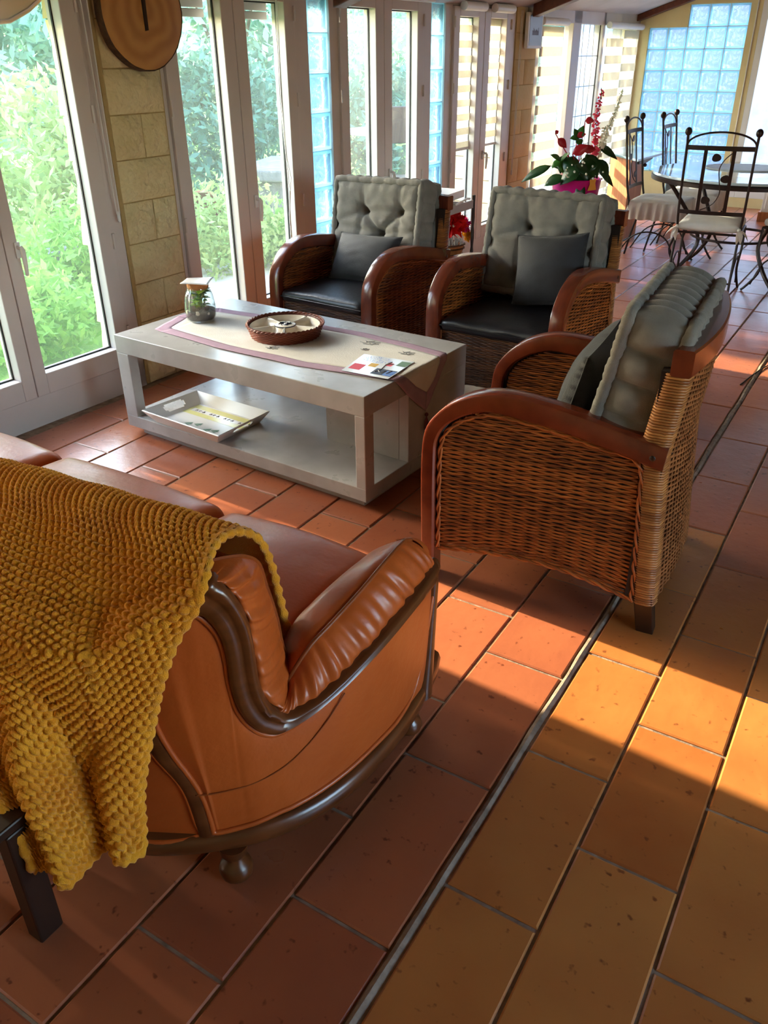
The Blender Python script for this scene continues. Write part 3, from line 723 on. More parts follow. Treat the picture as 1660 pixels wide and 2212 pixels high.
li = [(-1.17, LO+bw+.012), (-0.8, LO+bw-.02), (-0.4, LO+bw-.006), (-0.01, 0.19+bw), (0.06, 0.325), (0.105, TIP-.002)]
hj = [(-1.20, HI-bw-.06), (-0.8, HI-bw-.015), (-0.4, HI-bw), (-0.01, 0.565-bw), (0.06, 0.47), (0.106, TIP+.003)]
MB().grid(strip(li, hj, 110, 16)).build('field', 'cloth_white', rn, solid=0.001)
MB().grid(strip(lo, li, 110, 4)).build('border', 'runner_lilac', rn, solid=0.001)
MB().grid(strip(hj, hi, 110, 4)).build('border', 'runner_lilac', rn, solid=0.001)
MB().grid(strip([(-1.30, 0.34), (-1.24, LO+.02), (-1.20, LO+.012)], [(-1.245, 0.34), (-1.19, LO+bw+.02), (-1.17, LO+bw+.012)], 30, 4)).build('border', 'runner_lilac', rn, solid=0.001)
MB().grid(strip([(-1.245, 0.34), (-1.225, HI-bw-.08), (-1.20, HI-bw-.06)], [(-1.30, 0.34), (-1.28, HI-.10), (-1.24, HI-.06)], 30, 4)).build('border', 'runner_lilac', rn, solid=0.001)
MB().grid(strip([(-1.245, 0.34), (-1.19, LO+bw+.02), (-1.17, LO+bw+.012)], [(-1.245, 0.34), (-1.225, HI-bw-.08), (-1.20, HI-bw-.06)], 20, 10)).build('field', 'cloth_white', rn, solid=0.001)
B = MB(); B.sphere((0.010, TIP, LZ-0.20), 0.008, 8, 6); 
for k in range(10):
    a = k/10*2*pi; B.tube([(0.010, TIP, LZ-0.205), (0.010+0.006*cos(a), TIP+0.008*sin(a), LZ-0.23), (0.010+0.006*cos(a), TIP+0.009*sin(a), LZ-0.268)], 0.0018, 4)
B.build('tassel', 'runner_plum', rn)
def scrib(pts, r=0.0016): return [(p[0], p[1], cloth(p[0], p[1])[2]+0.0022) for p in pts]
B = MB()
for c, sc_ in (((-0.13, 0.47), 0.035), ((-0.33, 0.50), 0.045), ((-0.62, 0.22), 0.03), ((-0.30, 0.42), 0.02)):
    for q in range(7):
        a = q*0.9; B.tube(scrib([(c[0]+sc_*(t*cos(a)+0.25*sin(6*t+q)), c[1]+0.6*sc_*(t*sin(a)+0.2*cos(5*t))) for t in np.linspace(0.1, 1, 7)]), 0.0012, 4)
B.build('print', 'ink_grey', rn)
# printed card lying on the runner end
cdp = thing('printed_card', 'glossy printed card with blue flower and coloured squares on the runner end', 'card', TO, TRZ)
cz = LZ+0.0085
def cq(u, v):   # u along 0..1 left->right, v front->back
    a = lerp((-0.222, 0.160), (-0.022, 0.178), u); b_ = lerp((-0.262, 0.362), (-0.045, 0.392), u); return lerp(a, b_, v)
def quad(nm, u0, v0, u1, v1, mt, h, parent):
    P = [cq(u0, v0), cq(u1, v0), cq(u1, v1), cq(u0, v1)]
    return MB().add([(x, y, cz+h) for x, y in P], [(0, 1, 2, 3)]).build(nm, mt, parent, smooth=False)
P4 = [cq(0, 0), cq(1, 0), cq(1, 1), cq(0, 1)]
MB().add([(x, y, cz-0.001) for x, y in P4]+[(x, y, cz) for x, y in P4], [(3, 2, 1, 0), (4, 5, 6, 7)]+[(i, (i+1) % 4, 4+(i+1) % 4, 4+i) for i in range(4)]).build('sheet', 'paper', cdp, smooth=False)
quad('square', 0.06, 0.16, 0.30, 0.46, 'ink_red', 0.0004, cdp); quad('square', 0.34, 0.42, 0.50, 0.60, 'ink_gold', 0.0004, cdp)
quad('square', 0.56, 0.10, 0.98, 0.40, 'navy', 0.0004, cdp); quad('square', 0.80, 0.11, 0.98, 0.36, 'ink_blue', 0.0006, cdp)
quad('square', 0.62, 0.58, 0.74, 0.74, 'ink_red', 0.0004, cdp); quad('square', 0.80, 0.66, 0.99, 0.92, 'ink_green', 0.0004, cdp)
B = MB(); 
for k in range(90):
    a = RNG.random()*2*pi; r = 0.26*sqrt(RNG.random()); x, y = cq(0.36+r*cos(a), 0.80+0.8*r*sin(a)*0.7)
    B.add([(x, y, cz+.0006), (x+.008*cos(a), y+.008*sin(a), cz+.0006), (x+.007*cos(a+.4), y+.007*sin(a+.4), cz+.0006)], [(0, 1, 2)])
B.build('flower_print', 'ink_blue', cdp, smooth=False)
B = MB()
for pl in ([(0.60, 0.20), (0.66, 0.34), (0.63, 0.30), (0.70, 0.22)], [(0.66, 0.34), (0.62, 0.62), (0.66, 0.80)], [(0.74, 0.20), (0.78, 0.36)], [(0.84, 0.20), (0.88, 0.36), (0.82, 0.33)], [(0.62, 0.62), (0.74, 0.7)]):
    B.tube([(*cq(u, v), cz+.001) for u, v in pl], 0.0016, 4)
B.build('writing', 'paper', cdp)

# jar terrarium
jx, jy, _ = TW(-1.165, 0.355)
jr = thing('terrarium', 'glass jar of plants and pebbles with cork stopper on the table runner', 'jar', (jx, jy, LZ+0.0055), TRZ)
prof = [(0.0, 0.004), (0.050, 0.003), (0.060, 0.008), (0.066, 0.022), (0.067, 0.05), (0.065, 0.08), (0.060, 0.11), (0.053, 0.128), (0.047, 0.136), (0.046, 0.148)]
B = MB(); B.lathe([(0.0, 0.0), (0.052, 0.0), (0.062, 0.006), (0.068, 0.022), (0.069, 0.05), (0.067, 0.08), (0.062, 0.112), (0.055, 0.131), (0.049, 0.138), (0.048, 0.150)], 32, capb=False)
o = B.build('glass', 'jar_glass', jr)
B = MB(); B.lathe([(0.0, 0.006), (0.058, 0.008), (0.0645, 0.022), (0.0655, 0.048), (0.05, 0.054), (0.0, 0.058)], 24, capb=False); B.build('soil', 'soil', jr)
for k, (a, r, z) in enumerate(((-1.9, 0.058, 0.045), (-1.0, 0.058, 0.043), (-2.7, 0.056, 0.035), (-0.2, 0.055, 0.04))):
    MB().sphere((r*cos(a), r*sin(a), z), 0.014, 8, 6, (1.0, .7, 0.7)).build('pebble', 'pebble', jr)
def leaf(B, base, dirv, length, width, up=(0, 0, 1), curl=0.3, n=5, fold=0.12, round_=1.0):
    d = Vector(dirv).normalized(); u = Vector(up); s = d.cross(u)
    if s.length < 1e-4: s = d.orthogonal()
    s.normalize(); nrm = s.cross(d).normalized(); rows = []
    for i in range(n+1):
        t = i/n; w = width*0.5*(sin(pi*min(1, t**0.8*0.97+0.02)))**round_
        c = Vector(base)+d*(length*t)-nrm*(curl*length*t*t)
        rows.append([tuple(c-s*w+nrm*w*fold*2), tuple(c), tuple(c+s*w+nrm*w*fold*2)])
    B.grid(rows); return B
for mtl, cnt, sd_ in (('leaf_green', 18, 3), ('leaf_lime', 22, 5)):
    R = random.Random(sd_); B = MB()
    for k in range(cnt):
        a = R.random()*2*pi; r0 = 0.022*R.random(); z0 = 0.06+0.062*R.random()
        B.tube([(r0*cos(a), r0*sin(a), 0.055), (r0*cos(a)*1.2, r0*sin(a)*1.2, z0)], 0.0012, 4)
        leaf(B, (r0*cos(a), r0*sin(a), z0), (cos(a), sin(a), 0.5+0.6*R.random()), 0.036+0.008*R.random(), 0.032, curl=0.4)
    B.build('plant', mtl, jr)
MB().lathe([(0.044, 0.141), (0.047, 0.150), (0.048, 0.168), (0.046, 0.172)], 24, capb=True, capt=True).build('cork_stopper', 'cork', jr)
B = MB(); n = 12; rows = []
for i in range(n+1):
    row = []
    for j in range(n+1):
        x = -1+2*i/n; y = -1+2*j/n; row.append((0.058*x*(1+0.04*y*y), 0.058*y*(1+.04*x*x), 0.1735+0.004*(1-x*x)*(1-y*y)+0.003*(x*y)))
    rows.append(row)
B.grid(rows); o = B.build('lid_plate', 'white_lacquer', jr, solid=0.003); o.rotation_euler = (0, 0, radians(33))

# wicker snack basket
bx_, by_, _ = TW(-0.695, 0.39)
bk = thing('snack_basket', 'round reddish wicker basket holding a divided cream dish on the runner', 'basket', (bx_, by_, LZ+0.0058), TRZ)
B = MB(); n = 64
for ring in range(9):
    z = 0.003+ring*0.0052; R0 = 0.142+0.018*(z/0.05)
    B.tube([((R0+0.0022*(-1)**(i+ring))*cos(2*pi*i/n), (R0+0.0022*(-1)**(i+ring))*sin(2*pi*i/n), z) for i in range(n)], 0.0029, 5, closed=True)
B.lathe([(0.140, 0.002), (0.157, 0.05)], 40, capb=False)
o = B.build('woven_wall', 'basket_red', bk); tag(o, kind='stuff')
B = MB()
for q in range(2):
    B.tube([((0.161+0.004*cos(i*1.3+q*pi))*cos(2*pi*i/120), (0.161+0.004*cos(i*1.3+q*pi))*sin(2*pi*i/120), 0.052+0.003*sin(i*1.3+q*pi)) for i in range(120)], 0.0034, 5, closed=True)
B.build('braided_rim', 'basket_red', bk)
MB().lathe([(0.142, 0.0015), (0.0, 0.003)], 32, capb=False).build('base', 'basket_red', bk)
for k in range(5):
    a0 = 2*pi*k/5+0.32+0.02; a1 = 2*pi*(k+1)/5+0.32-0.02; B = MB(); rows = []
    for (f, z) in ((1.0, 0.044), (0.97, 0.0455), (0.93, 0.03), (0.85, 0.014), (0.5, 0.0125), (0.2, 0.013), (0.06, 0.025), (0.0, 0.0445), (-.03, 0.044)):
        row = []
        for i in range(13):
            a = a0+(a1-a0)*i/12; t = i/12; e = min(t, 1-t)*12
            r = 0.042+0.108*f; ed = 1 if e > 1.2 else 0
            zz = max(z, 0.0445-0.02*e) if e < 1.6 else z
            row.append((r*cos(a), r*sin(a), zz))
        rows.append(row)
    B.grid(rows); B.build('dish_compartment', 'ceramic_cream', bk, solid=0.0015, angle=60)
B = MB(); B.lathe([(0.045, 0.030), (0.044, 0.046), (0.040, 0.048), (0.0, 0.049)], 28, capb=True); o = B.build('dish_centre', 'ceramic_cream', bk)
B = MB()
for k in range(7):
    a = k*0.9; B.tube([((0.008+0.02*t)*cos(a+t*1.4), (0.008+0.02*t)*sin(a+t*1.4), 0.0495) for t in np.linspace(0, 1, 6)], 0.0022, 4)
B.tube([(0.0445*cos(2*pi*i/40), 0.0445*sin(2*pi*i/40), 0.044) for i in range(40)], 0.0022, 5, closed=True)
B.build('painted_motif', 'navy', o)

# white tray on the shelf
tr = thing('serving_tray', 'white lacquered tray with handles lying on the table shelf', 'tray', TO, TRZ)
rim = [(-1.205, -0.018), (-0.722, -0.032), (-0.728, 0.285), (-1.180, 0.289)]; base = [(-1.150, 0.010), (-0.768, 0.002), (-0.768, 0.258), (-1.135, 0.262)]
zb, zr = 0.0915, 0.142
B = MB(); v = [(*p, zb+0.003) for p in base]; B.add([(*p, zb) for p in base]+v, [(3, 2, 1, 0), (4, 5, 6, 7)]+[(i, (i+1) % 4, 4+(i+1) % 4, 4+i) for i in range(4)]); B.build('tray_base', 'white_lacquer', tr, smooth=False)
for i in range(4):
    j = (i+1) % 4; a0, a1 = (*base[i], zb), (*base[j], zb); c0, c1 = (*rim[i], zr), (*rim[j], zr)
    P = lambda u, v_: lerp(lerp(a0, a1, u), lerp(c0, c1, u), v_)
    B = MB()
    if i in (1, 3):   # short sides carry a hand hole
        us = [0, .30, .34, .66, .70, 1]; vs = [0, .28, .40, .72, .84, 1]
        hole = lambda a, b_: (a == 2 and b_ in (1, 2, 3)) or (a in (1, 3) and b_ == 2)
        vv = [[P(u, w) for w in vs] for u in us]; o0 = len(B.v); B.v += [p for r in vv for p in r]
        for a in range(5):
            for b_ in range(5):
                if hole(a, b_): continue
                B.f.append((a*6+b_, (a+1)*6+b_, (a+1)*6+b_+1, a*6+b_+1))
    else: B.grid([[P(u, w) for w in (0, 1)] for u in (0, 1)])
    B.build('tray_side', 'white_lacquer', tr, smooth=False, solid=0.005)
def tq(u, v): 
    a = lerp(base[0], base[1], u); b_ = lerp(base[3], base[2], u); return lerp(a, b_, v)
def tquad(nm, u0, v0, u1, v1, mt, h=0.0005):
    P = [tq(u0, v0), tq(u1, v0), tq(u1, v1), tq(u0, v1)]; return MB().add([(x, y, zb+0.003+h) for x, y in P], [(0, 1, 2, 3)]).build(nm, mt, tr, smooth=False)
tquad('yellow_band', 0.0, 0.56, 1.0, 0.95, 'tray_yellow'); tquad('white_band', 0.05, 0.68, 1.0, 0.80, 'white_lacquer', 0.001)
B = MB()
for (u, v) in ((0.30, 0.22), (0.42, 0.28), (0.62, 0.20), (0.72, 0.24)):
    for s in (-1, 1):
        P = [tq(u, v), tq(u+0.08, v+s*0.07+.03), tq(u+0.10, v+s*.01)]; B.add([(x, y, zb+.0042) for x, y in P], [(0, 1, 2)])
B.build('motif', 'ink_green', tr, smooth=False)
B = MB()
for k in range(14):
    u = 0.12+0.06*k
    if k % 4 == 3: continue
    B.tube([(*tq(u, 0.715), zb+.0048), (*tq(u+0.012, 0.765), zb+.0048), (*tq(u+0.03, 0.72+0.03*(k % 2)), zb+.0048)], 0.0012, 4)
B.build('lettering', 'ink_grey', tr)
# ---------------------------------------------------------------- wicker armchairs and their cushions
CW = 0.65
def weave(B, rows, r, stake, amp, normal_of, squash=1.0, jit=0.25, k0=0):
    """rows: list of polyline functions (t in metres -> point), each (fn, length); strands go over and under the stakes"""
    for k, (fn, ln) in enumerate(rows):
        n = max(3, int(round(ln/stake*2))); pts = []
        for i in range(n+1):
            t = ln*i/n; p = Vector(fn(t)); nn = normal_of(p)
            ph = (t/stake)*pi+((k+k0) % 2)*pi
            pts.append(p+nn*(amp*cos(ph))+Vector((0, 0, RNG.uniform(-jit, jit)*r)))
        B.tube(pts, r*RNG.uniform(0.85, 1.15), 4, caps=False)
    return B
def outer(s):   # top outline of the arm
    return None
ARM_OUT = [(-0.022, 0.0), (-0.026, 0.20), (-0.029, 0.41), (-0.019, 0.518), (0.018, 0.580), (0.075, 0.630), (0.151, 0.662), (0.233, 0.672), (0.366, 0.660), (0.495, 0.636), (0.676, 0.595)]
ARM_IN = [(0.022, 0.0), (0.019, 0.20), (0.016, 0.44), (0.024, 0.505), (0.052, 0.550), (0.098, 0.584), (0.140, 0.602), (0.200, 0.613), (0.366, 0.596), (0.495, 0.572), (0.670, 0.530)]
def arm_frame(y0, y1):
    A = sample_u([(p[0], 0, p[1]) for p in ARM_OUT], 41); I = sample_u([(p[0], 0, p[1]) for p in ARM_IN], 41)
    B = MB(); rows = []
    c = 0.006
    for a, i in zip(A, I):
        d = (i-a); L_ = d.length; d = d/L_
        def P(off, y): q = a+d*off; return (q.x, y, q.z)
        rows.append([P(0, y0+c), P(0.002, y0+c*.3), P(c, y0), P(L_-c, y0), P(L_, y0+c), P(L_, y1-c), P(L_-c, y1), P(c, y1), P(0.002, y1-c*.3), P(0, y1-c)])
    B.grid(rows, closev=True); B.f.append(tuple(range(10))); B.f.append(tuple(400+i for i in reversed(range(10))))
    return B
def inner_top(s):
    P = ARM_IN
    for (a, za), (b_, zb) in zip(P[:-1], P[1:]):
        if a <= s <= b_ and b_ > a and za > 0.43: return za+(zb-za)*(s-a)/(b_-a)
    return 0.534 if s > 0.5 else 0.44
def left_edge(z):
    if z < 0.44: return 0.018
    P = ARM_IN[2:8]
    for (a, za), (b_, zb) in zip(P[:-1], P[1:]):
        if za <= z <= zb: return a+(b_-a)*(z-za)/(zb-za)
    return 0.20
def right_edge(z):
    if z > 0.534:
        P = ARM_IN[7:]
        for (a, za), (b_, zb) in zip(P[:-1], P[1:]):
            if zb <= z <= za: return min(0.612, a+(b_-a)*(z-za)/(zb-za))
    return 0.612+0.036*(0.537-z)/0.435
def bot(s): return 0.116+0.035*sin(pi*min(1, max(0, (s-0.02)/0.63)))-0.012*max(0, (s-.45)/.2)
def side_rows(y, wob):
    rows = []; z = 0.112; k = 0
    while z < 0.612:
        s0 = left_edge(z)+0.010; s1 = right_edge(z)-0.006
        if s1-s0 > 0.05:
            def fn(t, s0=s0, s1=s1, z=z):
                s = s0+t; base = bot(s); zz = z
                # rows near the bottom follow the arched lower edge
                w = max(0, 1-(z-0.112)/0.2); zz = z+(base-0.112)*w+0.0025*noise3(s*9, z*30)
                return (s, y, zz)
            rows.append((fn, s1-s0))
        z += 0.0071; k += 1
    return rows
def sback(t, z):
    """depth of the back face: bowed and leaning"""
    lean = 0.700-0.045*min(1, max(0, z/0.55)) if z < 0.55 else 0.655+0.03*(z-0.55)/0.3
    return lean+0.035*(1-((2*t/CW)-1)**2)
def back_rows():
    rows = []; z = 0.10
    while z < 0.798:
        zl = z
        def fn(t, z=zl): return (sback(t+0.02, z)+0.006, t+0.02, z+0.03*sin(pi*(t+.02)/CW)*max(0, 1-(z-.1)/.2))
        rows.append((fn, CW-0.04)); z += 0.0074
    return rows
def make_armchair(label, group):
    t = thing('wicker_armchair', label, 'armchair', (0, 0, 0), 0, group)
    for y0, y1 in ((0.0, 0.056), (CW-0.056, CW)):
        B = arm_frame(y0-0.010*(y0 == 0), y1+0.010*(y0 > 0)); o = recalc(B.build('arm_frame', 'chair_wood', t, angle=35))
        B = MB(); ys = y0-0.010 if y0 == 0 else y1+0.010
        B.sphere((0.640, ys, 0.566), 0.0085, 8, 6, (1, 0.3, 1)); B.build('screw_cap', 'dark_wood', o)
        # outer and inner woven face, each on a dark lining
        for y, ny in ((y0+0.014, -1), (y1-0.014, 1)):
            B = MB(); weave(B, side_rows(y, 1), 0.0036, 0.042, 0.0042, lambda p, ny=ny: Vector((0, ny, 0)))
            o = B.build('woven_side', 'wicker', t, angle=180); tag(o, kind='stuff')
        B = MB(); P = [(left_edge(z), z) for z in np.linspace(0.135, 0.61, 30)]+[(right_edge(z), z) for z in np.linspace(0.60, 0.14, 30)]
        P = [(max(0.018, s), z) for s, z in P]+[(s, bot(s)+.012) for s in np.linspace(.62, .03, 12)]
        B.prism(P, 1, y0+0.020, y1-0.020)
        B.v = [(p[0], p[1], p[2]) for p in B.v]; recalc(B.build('lining', 'liner', t, smooth=False))
        # braided rope edge
        yy = y0+0.008 if y0 == 0 else y1-0.008
        E_ = [(0.028, 0.118), (0.027, 0.25), (0.026, 0.43), (0.034, 0.50), (0.060, 0.540), (0.103, 0.572), (0.150, 0.592), (0.205, 0.602), (0.366, 0.586), (0.495, 0.562), (0.605, 0.536), (0.625, 0.40), (0.640, 0.2), (0.646, 0.10)]
        C_ = sample([(s, yy, z) for s, z in E_], 130); B = MB()
        for q in range(2):
            B.tube([p+Vector((0.0045*cos(i*0.75+q*pi), 0.003*sin(i*0.75+q*pi)*1, 0.0045*sin(i*0.75+q*pi)*.7)) for i, p in enumerate(C_)], 0.0042, 5)
        E2 = sample([(s, yy, bot(s)-.002) for s in np.linspace(0.03, 0.645, 14)], 60)
        for q in range(2): B.tube([p+Vector((0, 0.003*cos(i*.75+q*pi), 0.004*sin(i*.75+q*pi))) for i, p in enumerate(E2)], 0.0042, 5)
        tag(B.build('braided_edge', 'wicker', t, angle=180), kind='stuff')
        # wrapped rear corner
        B = MB(); z = 0.10; sg = -1 if y0 == 0 else 1
        while z < 0.80:
            ya = (y0+0.002 if y0 == 0 else y1-0.002)
            s1 = sback(0.03, z)+0.010; s0 = 0.648+0.0*z if z < 0.54 else 0.600+0.035*(z-0.54)/.26
            if z < 0.54: s0 = right_edge(z)+0.004
            yin = ya-sg*0.036
            pts = [(s0, yin, z), (s0-0.001, ya-sg*0.012, z), (s0+0.008, ya-sg*.001, z), (s1-0.018, ya-sg*.001, z), (s1-.002, ya-sg*0.008, z), (s1+0.004, yin, z)]
            B.tube(pts, 0.0042, 4, caps=False); z += 0.0078
        tag(B.build('wrapped_corner', 'wicker_light' , t, angle=180), kind='stuff')
        B = MB(); B.box((0.625, min(y0+.006, y1-.006), 0.11), (0.668, max(y0+.006, y1-.006), 0.80)); B.build('corner_lining', 'liner', t, smooth=False)
        # rear leg
        ya, yb = (0.006, 0.052) if y0 == 0 else (CW-0.052, CW-0.006)
        B = MB(); q0 = (0.672, 0.722); q1 = (0.645, 0.700)
        B.add([(q0[0], ya, 0), (q0[1], ya, 0), (q0[1], yb, 0), (q0[0], yb, 0), (q1[0], ya, 0.14), (q1[1], ya, 0.14), (q1[1], yb, 0.14), (q1[0], yb, 0.14)],
              [(0, 3, 2, 1), (4, 5, 6, 7), (0, 1, 5, 4), (1, 2, 6, 5), (2, 3, 7, 6), (3, 0, 4, 7)]); B.build('leg', 'dark_wood', t, smooth=False, bevel=0.003)
    # front apron
    rows = []; z = 0.125
    while z < 0.385:
        rows.append((lambda q, z=z: (0.006, 0.052+q, z+0.02*sin(pi*q/0.546)*max(0, 1-(z-.125)/.12)), 0.546)); z += 0.0072
    B = MB(); weave(B, rows, 0.0038, 0.034, 0.003, lambda p: Vector((-1, 0, 0))); tag(B.build('woven_apron', 'wicker_dark', t, angle=180), kind='stuff')
    MB().box((0.012, 0.05, 0.14), (0.026, CW-0.05, 0.385)).build('apron_lining', 'liner', t, smooth=False)
    for y in (0.058, CW-0.058): MB().tube([(0.004, y, 0.125), (0.004, y, 0.38)], 0.005, 6).build('edge_cane', 'wicker', t)
    MB().box((0.012, 0.05, 0.355), (0.655, CW-0.05, 0.382)).build('seat_deck', 'liner', t, smooth=False)
    # back
    B = MB(); weave(B, back_rows(), 0.0036, 0.030, 0.0034, lambda p: Vector((1, 0, 0)), jit=0.5); tag(B.build('woven_back', 'wicker_mid', t, angle=180), kind='stuff')
    for off, nm in ((-0.004, 'back_lining'),):
        B = MB(); B.grid([[(sback(y, z)+off, y, z) for y in np.linspace(0.03, CW-0.03, 14)] for z in (0.13, 0.3, 0.5, 0.65, 0.8)]); B.build(nm, 'liner', t, solid=0.008)
    B = MB(); weave(B, [(lambda q, z=z: (sback(q+0.03, z)-0.014, q+0.03, z), CW-0.06) for z in np.arange(0.40, 0.80, 0.0085)], 0.0036, 0.034, 0.003, lambda p: Vector((-1, 0, 0))); tag(B.build('woven_back', 'wicker_dark', t, angle=180), kind='stuff')
    # top rail: bowed board
    B = MB(); rows = []; c = 0.005
    for y in np.linspace(-0.002, CW+0.002, 21):
        s1 = sback(y, 0.83)+0.016; s0 = s1-0.052; za, zc = 0.792, 0.862
        rows.append([(s0+c, y, za), (s1-c, y, za), (s1, y, za+c), (s1, y, zc-c), (s1-c, y, zc), (s0+c, y, zc), (s0, y, zc-c), (s0, y, za+c)])
    B.grid(rows, closev=True); B.f.append(tuple(range(8))); B.f.append(tuple(160+i for i in reversed(range(8)))); recalc(B.build('top_rail', 'chair_wood', t, angle=40))
    return t
AC = [((-1.059, 1.980), radians(4.745), 'dark wicker armchair in the right foreground, seen from its side and back'),
      ((-1.141, 3.296), radians(88.51), 'dark wicker armchair beyond the coffee table, the right one of the facing pair'),
      ((-2.103, 3.311), radians(85.31), 'dark wicker armchair beyond the coffee table, the left one of the facing pair')]
g = 'wicker armchairs around the coffee table'
ch = make_armchair(AC[0][2], g); ch.location = (*AC[0][0], 0); ch.rotation_euler = (0, 0, AC[0][1])
for p, rz, lab in AC[1:]: dup(ch, (*p, 0), rz, lab, g)
def CP(i, s, t, z):
    (x, y), a, _ = AC[i]; return (x+s*cos(a)-t*sin(a), y+s*sin(a)+t*cos(a), z)

# black seat cushions
def seat_cushion(label, fold, seed):
    t = thing('seat_cushion', label, 'cushion', (0, 0, 0), 0, 'black seat cushions of the armchairs')
    def wave(p, h):
        k = max(0, 1-abs(p[0]+h[0])/0.22)
        p[2] += fold*0.006*k*noise3(p[1]*28, p[0]*16+seed)*(1 if p[2] > 0 else .4)
        p[0] += fold*0.004*k*noise3(p[1]*22+3, p[2]*30+seed)
        return p
    merge(rbox((-0.022, 0.062, 0.3835), (0.50, CW-0.062, 0.440), 0.024, 18, crown=0.022, wave=wave).build('cover', 'leather_black', t, angle=180))
    zz = 0.411; pl = []
    for q in range(60):
        a = q/60*4; i = int(a); u = a-i; c = [(-0.022, 0.064), (0.50, 0.064), (0.50, CW-0.064), (-0.022, CW-0.064)]
        pl.append((*lerp(c[i], c[(i+1) % 4], u), zz))
    MB().tube([(x, y, z) for x, y, z in pl], 0.003, 5, closed=True).build('piping', 'leather_black', t)
    return t
labs = ['black seat cushion of the foreground armchair', 'black creased seat cushion of the armchair on the right of the facing pair', 'smooth black seat cushion of the armchair on the left of the facing pair']
for i in range(3):
    t = seat_cushion(labs[i], (0.3, 1.0, 0.35)[i], i*3.3); t.location = CP(i, 0, 0, 0); t.rotation_euler = (0, 0, AC[i][1])

# grey tufted mattress cushions
PITS = [(-0.15, 0.085), (0.085, 0.080), (-0.035, -0.030), (-0.15, -0.15), (0.10, -0.15)]
def segd(px, py, a, b_):
    vx, vy = b_[0]-a[0], b_[1]-a[1]; t = max(0, min(1, ((px-a[0])*vx+(py-a[1])*vy)/(vx*vx+vy*vy+1e-9)))
    return hypot(px-a[0]-vx*t, py-a[1]-vy*t), t
def tuft_face(W, H, n=44):
    segs = []
    for i, a in enumerate(PITS):
        for b_ in PITS[i+1:]:
            if hypot(a[0]-b_[0], a[1]-b_[1]) < 0.36*1.3: segs.append((a, b_))
    for a in PITS:
        if abs(a[1]) > 0.06: segs.append((a, (a[0]*1.05, math.copysign(H/2, a[1]))))
        if abs(a[0]) > 0.1: segs.append((a, (math.copysign(W/2, a[0]), a[1]*1.02)))
        else: segs.append((a, (W/2, 0))); segs.append((a, (-W/2, 0)))
    out = []
    for i in range(n+1):
        row = []
        for j in range(n+1):
            x = -W/2+W*i/n; z = -H/2+H*j/n
            e = min(1, min(W/2-abs(x), H/2-abs(z))/0.05); f = 0.030*(1-(1-e)**2)
            for p in PITS:
                d = hypot(x-p[0], z-p[1]); f -= 0.030*exp(-(d/0.026)**2)+0.014*exp(-(d/0.080)**2)
                ang = atan2(z-p[1], x-p[0]); f += 0.0042*exp(-(d/0.10)**2)*sin(ang*8+p[0]*40)*min(1, d/0.02)
            for a, b_ in segs:
                d, t = segd(x, z, a, b_); f -= 0.011*exp(-(d/0.014)**2)
            # gathers at the rim
            rim = min(W/2-abs(x), H/2-abs(z)); q = x if (H/2-abs(z)) < (W/2-abs(x)) else z
            f += 0.004*exp(-(rim/0.05)**2)*sin(q*95)
            row.append((x, f, z))
        out.append(row)
    return out
def mattress_cushion(label, W=0.545, H=0.455, T=0.145):
    t = thing('back_cushion', label, 'cushion', (0, 0, 0), 0, 'grey tufted mattress cushions on the armchairs')
    F = tuft_face(W, H)
    B = MB()
    B.grid([[(-T/2-p[1], p[0], p[2]) for p in r] for r in F]); B.grid([[(T/2+p[1], p[0], p[2]) for p in r][::-1] for r in F])
    # side bands with puffs between stitches
    n = 44; m = 8
    for (c0, c1, nrm) in ((( -W/2, -H/2), (W/2, -H/2), (0, -1)), ((W/2, -H/2), (W/2, H/2), (1, 0)), ((W/2, H/2), (-W/2, H/2), (0, 1)), ((-W/2, H/2), (-W/2, -H/2), (-1, 0))):
        rows = []
        for i in range(4*n//2+1):
            u = i/(2*n); x, z = lerp(c0, c1, u); L_ = hypot(c1[0]-c0[0], c1[1]-c0[1]); row = []
            k = 5 if nrm[0] else 9
            puff = 0.027*(abs(sin(pi*u*k))**0.55)
            for j in range(m+1):
                v = -1+2*j/m; h = puff*(1-abs(v)**2.2)
                row.append((v*T/2, x+nrm[0]*h, z+nrm[1]*h))
            rows.append(row)
        B.grid(rows)
    merge(B.build('cover', 'cushion_grey', t, angle=180), 1e-4)
    for sx, nm in ((-1, 'front_roll'), (1, 'back_roll')):
        pts = []; rs = []; N_ = 240
        for i in range(N_):
            a = i/N_*4; q = int(a); u = a-q; c = [(-W/2, -H/2), (W/2, -H/2), (W/2, H/2), (-W/2, H/2)]
            x, z = lerp(c[q], c[(q+1) % 4], u); pts.append((sx*(T/2+0.006), x, z))
            rs.append(0.0135+0.005*abs(sin(pi*u*7))**0.6+0.0012*sin(i*2.1))
        MB().tube(pts, rs, 9, closed=True).build(nm, 'cushion_grey', t, angle=180)
    return t
labs = ['grey tufted back cushion of the foreground armchair, seen edge on', 'grey tufted back cushion of the armchair on the right of the facing pair', 'grey tufted back cushion of the armchair on the left of the facing pair']
mc = mattress_cushion(labs[0])
for i in range(3):
    t = mc if i == 0 else dup(mc, (0, 0, 0), 0, labs[i])
    lean = radians(11)
    t.rotation_mode = 'XYZ'
    t.matrix_world = Matrix.Translation(CP(i, 0.556, CW/2+(0.0, 0.012, 0.02)[i], 0.690)) @ Matrix.Rotation(AC[i][1], 4, 'Z') @ Matrix.Rotation(lean, 4, 'Y') @ Matrix.Rotation((0.0, 0.012, -0.02)[i], 4, 'X')

